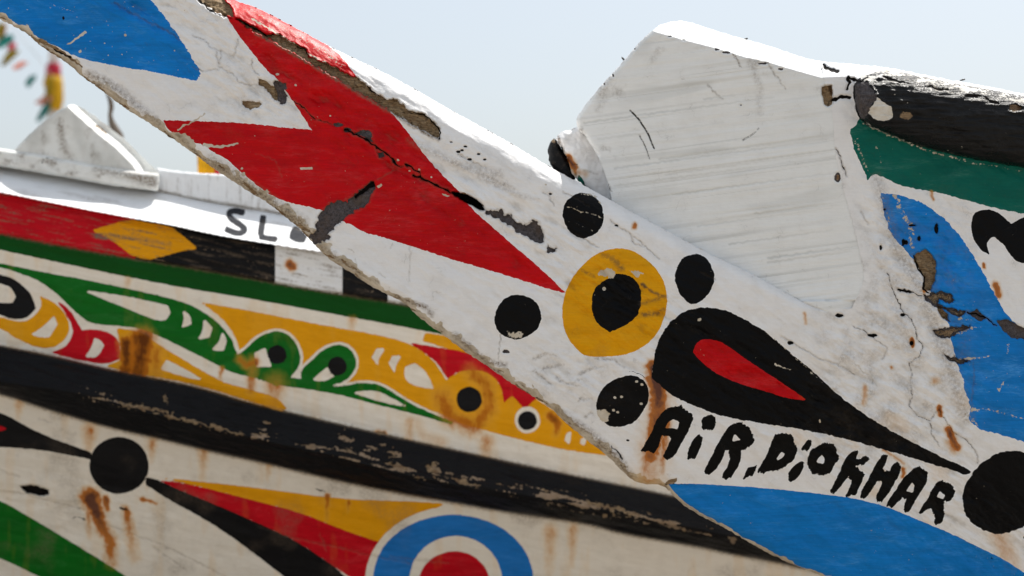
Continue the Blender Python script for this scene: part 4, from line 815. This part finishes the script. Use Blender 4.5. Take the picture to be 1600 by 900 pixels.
CR = pts('-10,262 29,227 58,198 77,182 93,170 105,165 117,177 135,193 157,212 181,231 204,254 212,264 232,300')
def block(x, y, d):
    dc, _, _, t, _ = nearest(x, y, CR[5:], False); up = (x > 107) & (y < np.interp(x, CR[5:, 0], CR[5:, 1]))
    return .012*fbm(x, y, 90, 105, 3)*.3 + np.where(up, .010*dc, 0) + np.where(up | (x > 107), 0, .008*(1-np.sqrt(1-np.clip(1-d/5, 0, 1)**2*.99)))
def wearb(s, d):
    up = (s.px > 107) & (s.py < np.interp(s.px, CR[5:, 0], CR[5:, 1])); k = np.where(up, .2, 1)
    s.m['soft'] += k*.55*sstep(-.4, .9, fbm(s.px, s.py, 40, 107, 4, 60)); s.m['grime'] += k*.5*sstep(.2, 1.0, fbm(s.px, s.py, 26, 106, 4, 44)); s.stroke('wood', pts('150,196 158,203 166,208'), 3, 3, .9, .7); s.stroke('wood', pts('214,245 222,252'), 2, 2, .8, .7); s.stroke('grime', pts('93,190 98,230 110,245'), 8, 8, .7, .5)
slab('stem_block', '20,237 29,227 58,198 77,182 93,170 107,165 114,163 126,167 140,176 168,196 194,217 217,240 238,260 250,272 246,284 220,284 150,282 60,262', M['plank'], YB+.10, .10, block, wear=wearb)

# ------------------------------------------------------------------ sand
def simple_mat(name, fn):
    b = NB(name); fn(b); return b.m
def sand_(b):
    n1 = b.noise(.6, 6, .6); n2 = b.noise(14, 5, .65); n3 = b.noise(240, 2, .6)
    c = b.mix(b.rng(n1, .35, .65), (.30, .26, .21, 1), (.38, .335, .275)); c = b.mix(b.rng(n2, .35, .7, 0, .5), c, (.22, .17, .12))
    b.l(c, b.b.inputs['Base Color']); b.b.inputs['Roughness'].default_value = .9; b.b.inputs['Specular IOR Level'].default_value = .2
    bp = b.n('ShaderNodeBump'); bp.inputs['Strength'].default_value = .6; bp.inputs['Distance'].default_value = .02
    b.l(b.math('ADD', n2, b.math('MULTIPLY', n3, .3)), bp.inputs['Height']); b.l(bp.outputs[0], b.b.inputs['Normal'])
gxs = axis(-6, 6, .12, -3000, 3000, 1.35)
GX, GY = np.meshgrid(gxs, gxs); gx_, gy_ = GX.ravel(), GY.ravel(); near_ = sstep(40, 8, np.hypot(gx_, gy_))
gz = (.035*fbm(gx_, gy_, 1.6, 201, 4)+.05*fbm(gx_, gy_, 6, 205, 2))*near_-.03
n = len(gxs); ix = np.arange(n-1)[None, :]; iy = np.arange(n-1)[:, None]; a = (iy*n+ix).ravel()
g_ = mesh_obj('sand', np.stack([gx_, gy_, gz], 1), np.stack([a, a+1, a+n+1, a+n], 1), [simple_mat('beach_sand', sand_)])
tag(g_, 'pale sand under the boats', None, None, 'structure')

# ------------------------------------------------------------------ cloth, poles and bunting far behind (soft in the photo)
def cloth_mat(name, c, tr=.40):
    def f(b):
        n_ = b.noise(30, 4, .6); v = b.rng(n_, .3, .7, .75, 1.15); vc = b.n('ShaderNodeCombineColor'); [b.l(v, vc.inputs[i]) for i in range(3)]
        col = b.mix(1, (*c, 1), vc.outputs[0], 'MULTIPLY'); b.l(col, b.b.inputs['Base Color']); b.b.inputs['Roughness'].default_value = .8
        t = b.n('ShaderNodeBsdfTranslucent'); b.l(col, t.inputs[0]); m = b.n('ShaderNodeMixShader'); m.inputs[0].default_value = tr+.15
        b.l(b.b.outputs[0], m.inputs[1]); b.l(t.outputs[0], m.inputs[2]); b.l(m.outputs[0], b.out.inputs[0])
    return simple_mat(name, f)
CM = {k: cloth_mat(k+'_cloth', c) for k, c in dict(teal=(.06, .36, .33), olive=(.42, .34, .05), orange=(.72, .34, .12), salmon=(.85, .48, .38), pink=(.72, .18, .22), yellow=(.80, .52, .02), red=(.70, .05, .10), white=(.7, .68, .66)).items()}
def cloth(name, rows, y, mat, parent, base, amp=.02, nx=8, seed=0, th=.003):
    """rows: (py, x left, x right); a rippled sheet with real thickness"""
    rows = np.array(rows, float); t = np.linspace(0, 1, 3*len(rows)); ti = np.linspace(0, 1, len(rows))
    PYr, XL, XR = (np.interp(t, ti, rows[:, i]) for i in range(3)); u = np.linspace(0, 1, nx)
    X = XL[:, None]*(1-u)+XR[:, None]*u; Y = np.repeat(PYr[:, None], nx, 1)+2.0*np.sin(u*5+seed)[None, :]*.5
    yy = y+amp*np.sin(u*7+seed)[None, :]*np.linspace(.3, 1, len(t))[:, None]
    Vf = world(X.ravel(), Y.ravel(), yy.ravel()); Vb = Vf+np.array([0, th, 0]); m, k = len(t), nx
    a = (np.arange(m-1)[:, None]*k+np.arange(k-1)[None, :]).ravel(); q = np.stack([a, a+k, a+k+1, a+1], 1); N_ = m*k
    rim = [i for i in range(k)]+[r*k+k-1 for r in range(1, m)]+[(m-1)*k+i for i in range(k-2, -1, -1)]+[r*k for r in range(m-2, 0, -1)]
    r = np.array(rim); r2 = np.roll(r, -1); side = np.stack([r, r2, r2+N_, r+N_], 1)
    return mesh_obj(name, np.concatenate([Vf, Vb]), np.concatenate([q, q[:, ::-1]+N_, side]), [mat], parent, base)
def tube(name, P, rad, mat, parent, base, seg=10):
    P = np.asarray(P, float); rad = np.broadcast_to(rad, len(P)); T = np.gradient(P, axis=0); T /= np.linalg.norm(T, axis=1)[:, None]
    V = []
    for p, t, r in zip(P, T, rad):
        a = np.cross(t, [0, 1, 0]) if abs(t[1]) < .9 else np.cross(t, [1, 0, 0]); a /= np.linalg.norm(a); b = np.cross(t, a)
        for j in range(seg): V.append(p+r*(a*math.cos(2*math.pi*j/seg)+b*math.sin(2*math.pi*j/seg)))
    F_ = [(i*seg+j, i*seg+(j+1) % seg, (i+1)*seg+(j+1) % seg, (i+1)*seg+j) for i in range(len(P)-1) for j in range(seg)]
    V += [P[0], P[-1]]; c0, c1 = len(V)-2, len(V)-1
    F_ += [(c0, (j+1) % seg, j, c0) for j in range(0)]
    me = bpy.data.meshes.new(name); Fl = F_+[tuple(range(seg))[::-1], tuple(range((len(P)-1)*seg, len(P)*seg))]
    me.from_pydata([tuple(np.array(v)-np.array(base)) for v in V[:-2]], [], Fl); me.materials.append(mat)
    me.polygons.foreach_set('use_smooth', [True]*len(Fl)); o = bpy.data.objects.new(name, me); C.link(o)
    if parent is not None: o.parent = parent
    return o
def wline(s, y): p = pts(s); return world(p[:, 0], p[:, 1], np.full(len(p), y))
YF = 13.0
bb = tuple(world(np.array(10.), np.array(20.), np.array(YF)))
bun = root('bunting', bb, 'string of small teal, olive and pink cloth flags, out of focus at the left edge', 'bunting')
tube('cord', wline('-160,-90 -80,-20 -20,18 20,48 40,66 60,90 84,122', YF), .004, CM['white'], bun, bb, 6)
for i, (k, rows) in enumerate((('olive', ((36, -4, 8), (50, -6, 9), (62, -4, 3))), ('orange', ((37, 5, 10), (52, 3, 9), (58, 2, 5))), ('teal', ((55, 6, 22), (62, -2, 21), (70, -8, 12), (76, -9, 0))), ('pink', ((67, 16, 27), (73, 12, 25), (79, 10, 19))),
                           ('olive', ((78, 16, 32), (86, 8, 26), (95, 4, 16), (103, 1, 6))), ('salmon', ((96, 34, 46), (102, 24, 40), (108, 18, 30))), ('teal', ((117, 50, 57), (124, 42, 56), (131, 39, 51), (136, 42, 47))))):
    o = cloth('flag', rows, YF, CM[k], bun, bb, .03, 8, i)
    o['label'] = ('olive', 'orange', 'teal', 'pink', 'olive', 'salmon', 'teal')[i]+' flag'
pb = tuple(world(np.array(84.), np.array(190.), np.array(YF+.2))*np.array([1, 1, 0]))
pole = root('flag_pole', pb, 'pale pole wrapped in red and yellow cloth, rising behind the peaked white block', 'pole')
tube('pole', np.concatenate([wline('84,-60 84,60 84,110 84,190 84,420', YF+.2), [[*pb[:2], 0]]]), [.04, .05, .06, .07, .08, .09], CM['white'], pole, pb)
tube('red_wrap', wline('84,98 84,103 83,112 84,121', YF+.2), [.05, .08, .085, .09], CM['red'], pole, pb, 12)
tube('yellow_wrap', wline('84,118 83,130 85,142 84,155 86,168 86,174', YF+.2), [.09, .11, .10, .11, .08, .06], CM['yellow'], pole, pb, 12)
cloth('yellow_ribbon', ((125, 76, 84), (142, 72, 82), (155, 70, 82), (162, 72, 80)), YF+.1, CM['olive'], pole, pb, .03, 7, 3)
cloth('orange_rag', ((150, 68, 82), (156, 62, 80), (160, 54, 76), (163, 56, 66)), YF+.08, CM['salmon'], pole, pb, .03, 7, 4)
cloth('teal_rag', ((158, 72, 80), (168, 66, 78), (180, 60, 73), (190, 56, 62)), YF+.1, CM['teal'], pole, pb, .03, 7, 5)
kb = tuple(world(np.array(178.), np.array(300.), np.array(2.6))*np.array([1, 1, 0]))
def bark(b):
    c = b.mix(b.rng(b.noise(20, 5, .65), .3, .7), (.05, .038, .03, 1), (.16, .12, .085)); b.l(c, b.b.inputs['Base Color']); b.b.inputs['Roughness'].default_value = .8
post = root('mooring_post', kb, 'thin dark crooked post sticking up behind the peaked white block', 'post')
tube('post', np.concatenate([wline('166,138 169,150 173,158 174,168 172,180 174,190 178,200 183,212 186,240 186,420', 2.6), [[*kb[:2], 0]]]), np.array([.005, .006, .010, .010, .008, .012, .017, .024, .028, .04, .05]), simple_mat('dark_old_wood', bark), post, kb)
fb = tuple(world(np.array(326.), np.array(262.), np.array(2.2)))
sf = root('flag', fb, 'yellow cloth with red edge just showing between the beak and the white inner plank', 'flag')
cloth('yellow_cloth', ((205, 307, 335), (240, 308, 336), (270, 309, 335), (300, 309, 336)), 2.2, CM['yellow'], sf, fb, .012, 8, 2)
cloth('red_border', ((205, 335, 343), (240, 336, 344), (270, 335, 343), (300, 336, 344)), 2.2, CM['red'], sf, fb, .008, 4, 1)

# ------------------------------------------------------------------ flies sitting on the paint
def fm_(b): b.b.inputs['Base Color'].default_value = (.018, .014, .012, 1); b.b.inputs['Roughness'].default_value = .35
def wm_(b): b.b.inputs['Base Color'].default_value = (.10, .085, .07, 1); b.b.inputs['Roughness'].default_value = .25; b.b.inputs['Alpha'].default_value = .6
FM, WM = simple_mat('fly_body', fm_), simple_mat('fly_wing', wm_)
def ball(c, r, seg=8, rings=6):
    V = []; F_ = []
    for i in range(rings+1):
        th = math.pi*i/rings
        for j in range(seg):
            ph = 2*math.pi*j/seg; V.append((c[0]+r[0]*math.cos(th), c[1]+r[1]*math.sin(th)*math.cos(ph), c[2]+r[2]*math.sin(th)*math.sin(ph)))
    for i in range(rings):
        for j in range(seg): F_.append((i*seg+j, i*seg+(j+1) % seg, (i+1)*seg+(j+1) % seg, (i+1)*seg+j))
    return V, F_
def pyobj(name, parts_, mat, parent):
    V = []; F_ = []
    for v, f in parts_: o_ = len(V); V += v; F_ += [tuple(i+o_ for i in q) for q in f]
    me = bpy.data.meshes.new(name); me.from_pydata(V, [], F_); me.materials.append(mat); me.polygons.foreach_set('use_smooth', [True]*len(F_))
    o = bpy.data.objects.new(name, me); C.link(o); o.parent = parent; return o
def fly(x, y, depth, ang, label, s=1.0, up=False):
    p = world(np.array(float(x)), np.array(float(y)), np.array(depth)); r = root('fly', tuple(p), label, 'fly', 'flies resting on the near boat')
    k = .001*s
    def sc3(v): return tuple(q*k for q in v)
    body = [ball(sc3((0, 0, 1.6)), sc3((2.6, 1.5, 1.4))), ball(sc3((2.6, 0, 1.7)), sc3((1.3, 1.4, 1.2))), ball(sc3((-2.8, 0, 1.4)), sc3((2.4, 1.3, 1.1)))]
    pyobj('body', body, FM, r)
    for sg in (-1, 1):
        w_ = [(0.5, .5*sg, 2.6), (-2.5, 2.4*sg, 2.4), (-5.6, 2.6*sg, 1.9), (-5.8, 1.0*sg, 2.0), (-3, .3*sg, 2.5)]
        V = [sc3(v) for v in w_]+[sc3((v[0], v[1], v[2]+.12)) for v in w_]; n_ = len(w_)
        pyobj('wing', [(V, [tuple(range(n_)), tuple(range(n_, 2*n_))]+[(i, (i+1) % n_, (i+1) % n_+n_, i+n_) for i in range(n_)])], WM, r)
    lg = []
    for sg in (-1, 1):
        for xx in (-1.4, 0, 1.5):
            v = [(xx, sg*1.0, 1.4), (xx+.3, sg*1.0, 1.4), (xx*1.5, sg*2.8, .0), (xx*1.5+.3, sg*2.8, 0), (xx, sg*1.0, 1.0), (xx*1.5, sg*2.8, -.25)]
            lg.append(([sc3(q) for q in v], [(0, 1, 3, 2), (0, 2, 5, 4), (1, 0, 4), (1, 4, 5, 3), (2, 3, 5)]))
    lo = pyobj('leg', lg[:1], FM, r)
    for g in lg[1:]: pyobj('leg', [g], FM, r)
    r.rotation_euler = (0, R(-ang), 0) if up else (R(90), 0, R(0)); 
    if not up:
        from mathutils import Matrix
        r.rotation_euler = (Matrix.Rotation(R(-ang), 3, 'Y') @ Matrix.Rotation(R(90), 3, 'X')).to_euler()
fly(1099, 97, .062, 60, 'small dark fly on the white sawn face of the block', 1.5)
fly(1165, 63, .128, 20, 'small dark fly standing on the sunlit upper edge of the block', 1.5, True)
fly(974, 95, .100, -48, 'small dark fly on the slanting left edge of the block', 1.5, True)
fly(1505, 126, .055, 14, 'small dark fly above the black rail, at the top right edge', 1.2, True)
fly(812, 256, .020, 15, 'brownish fly on the upper rim of the beak, above the top black spot', 1.6)
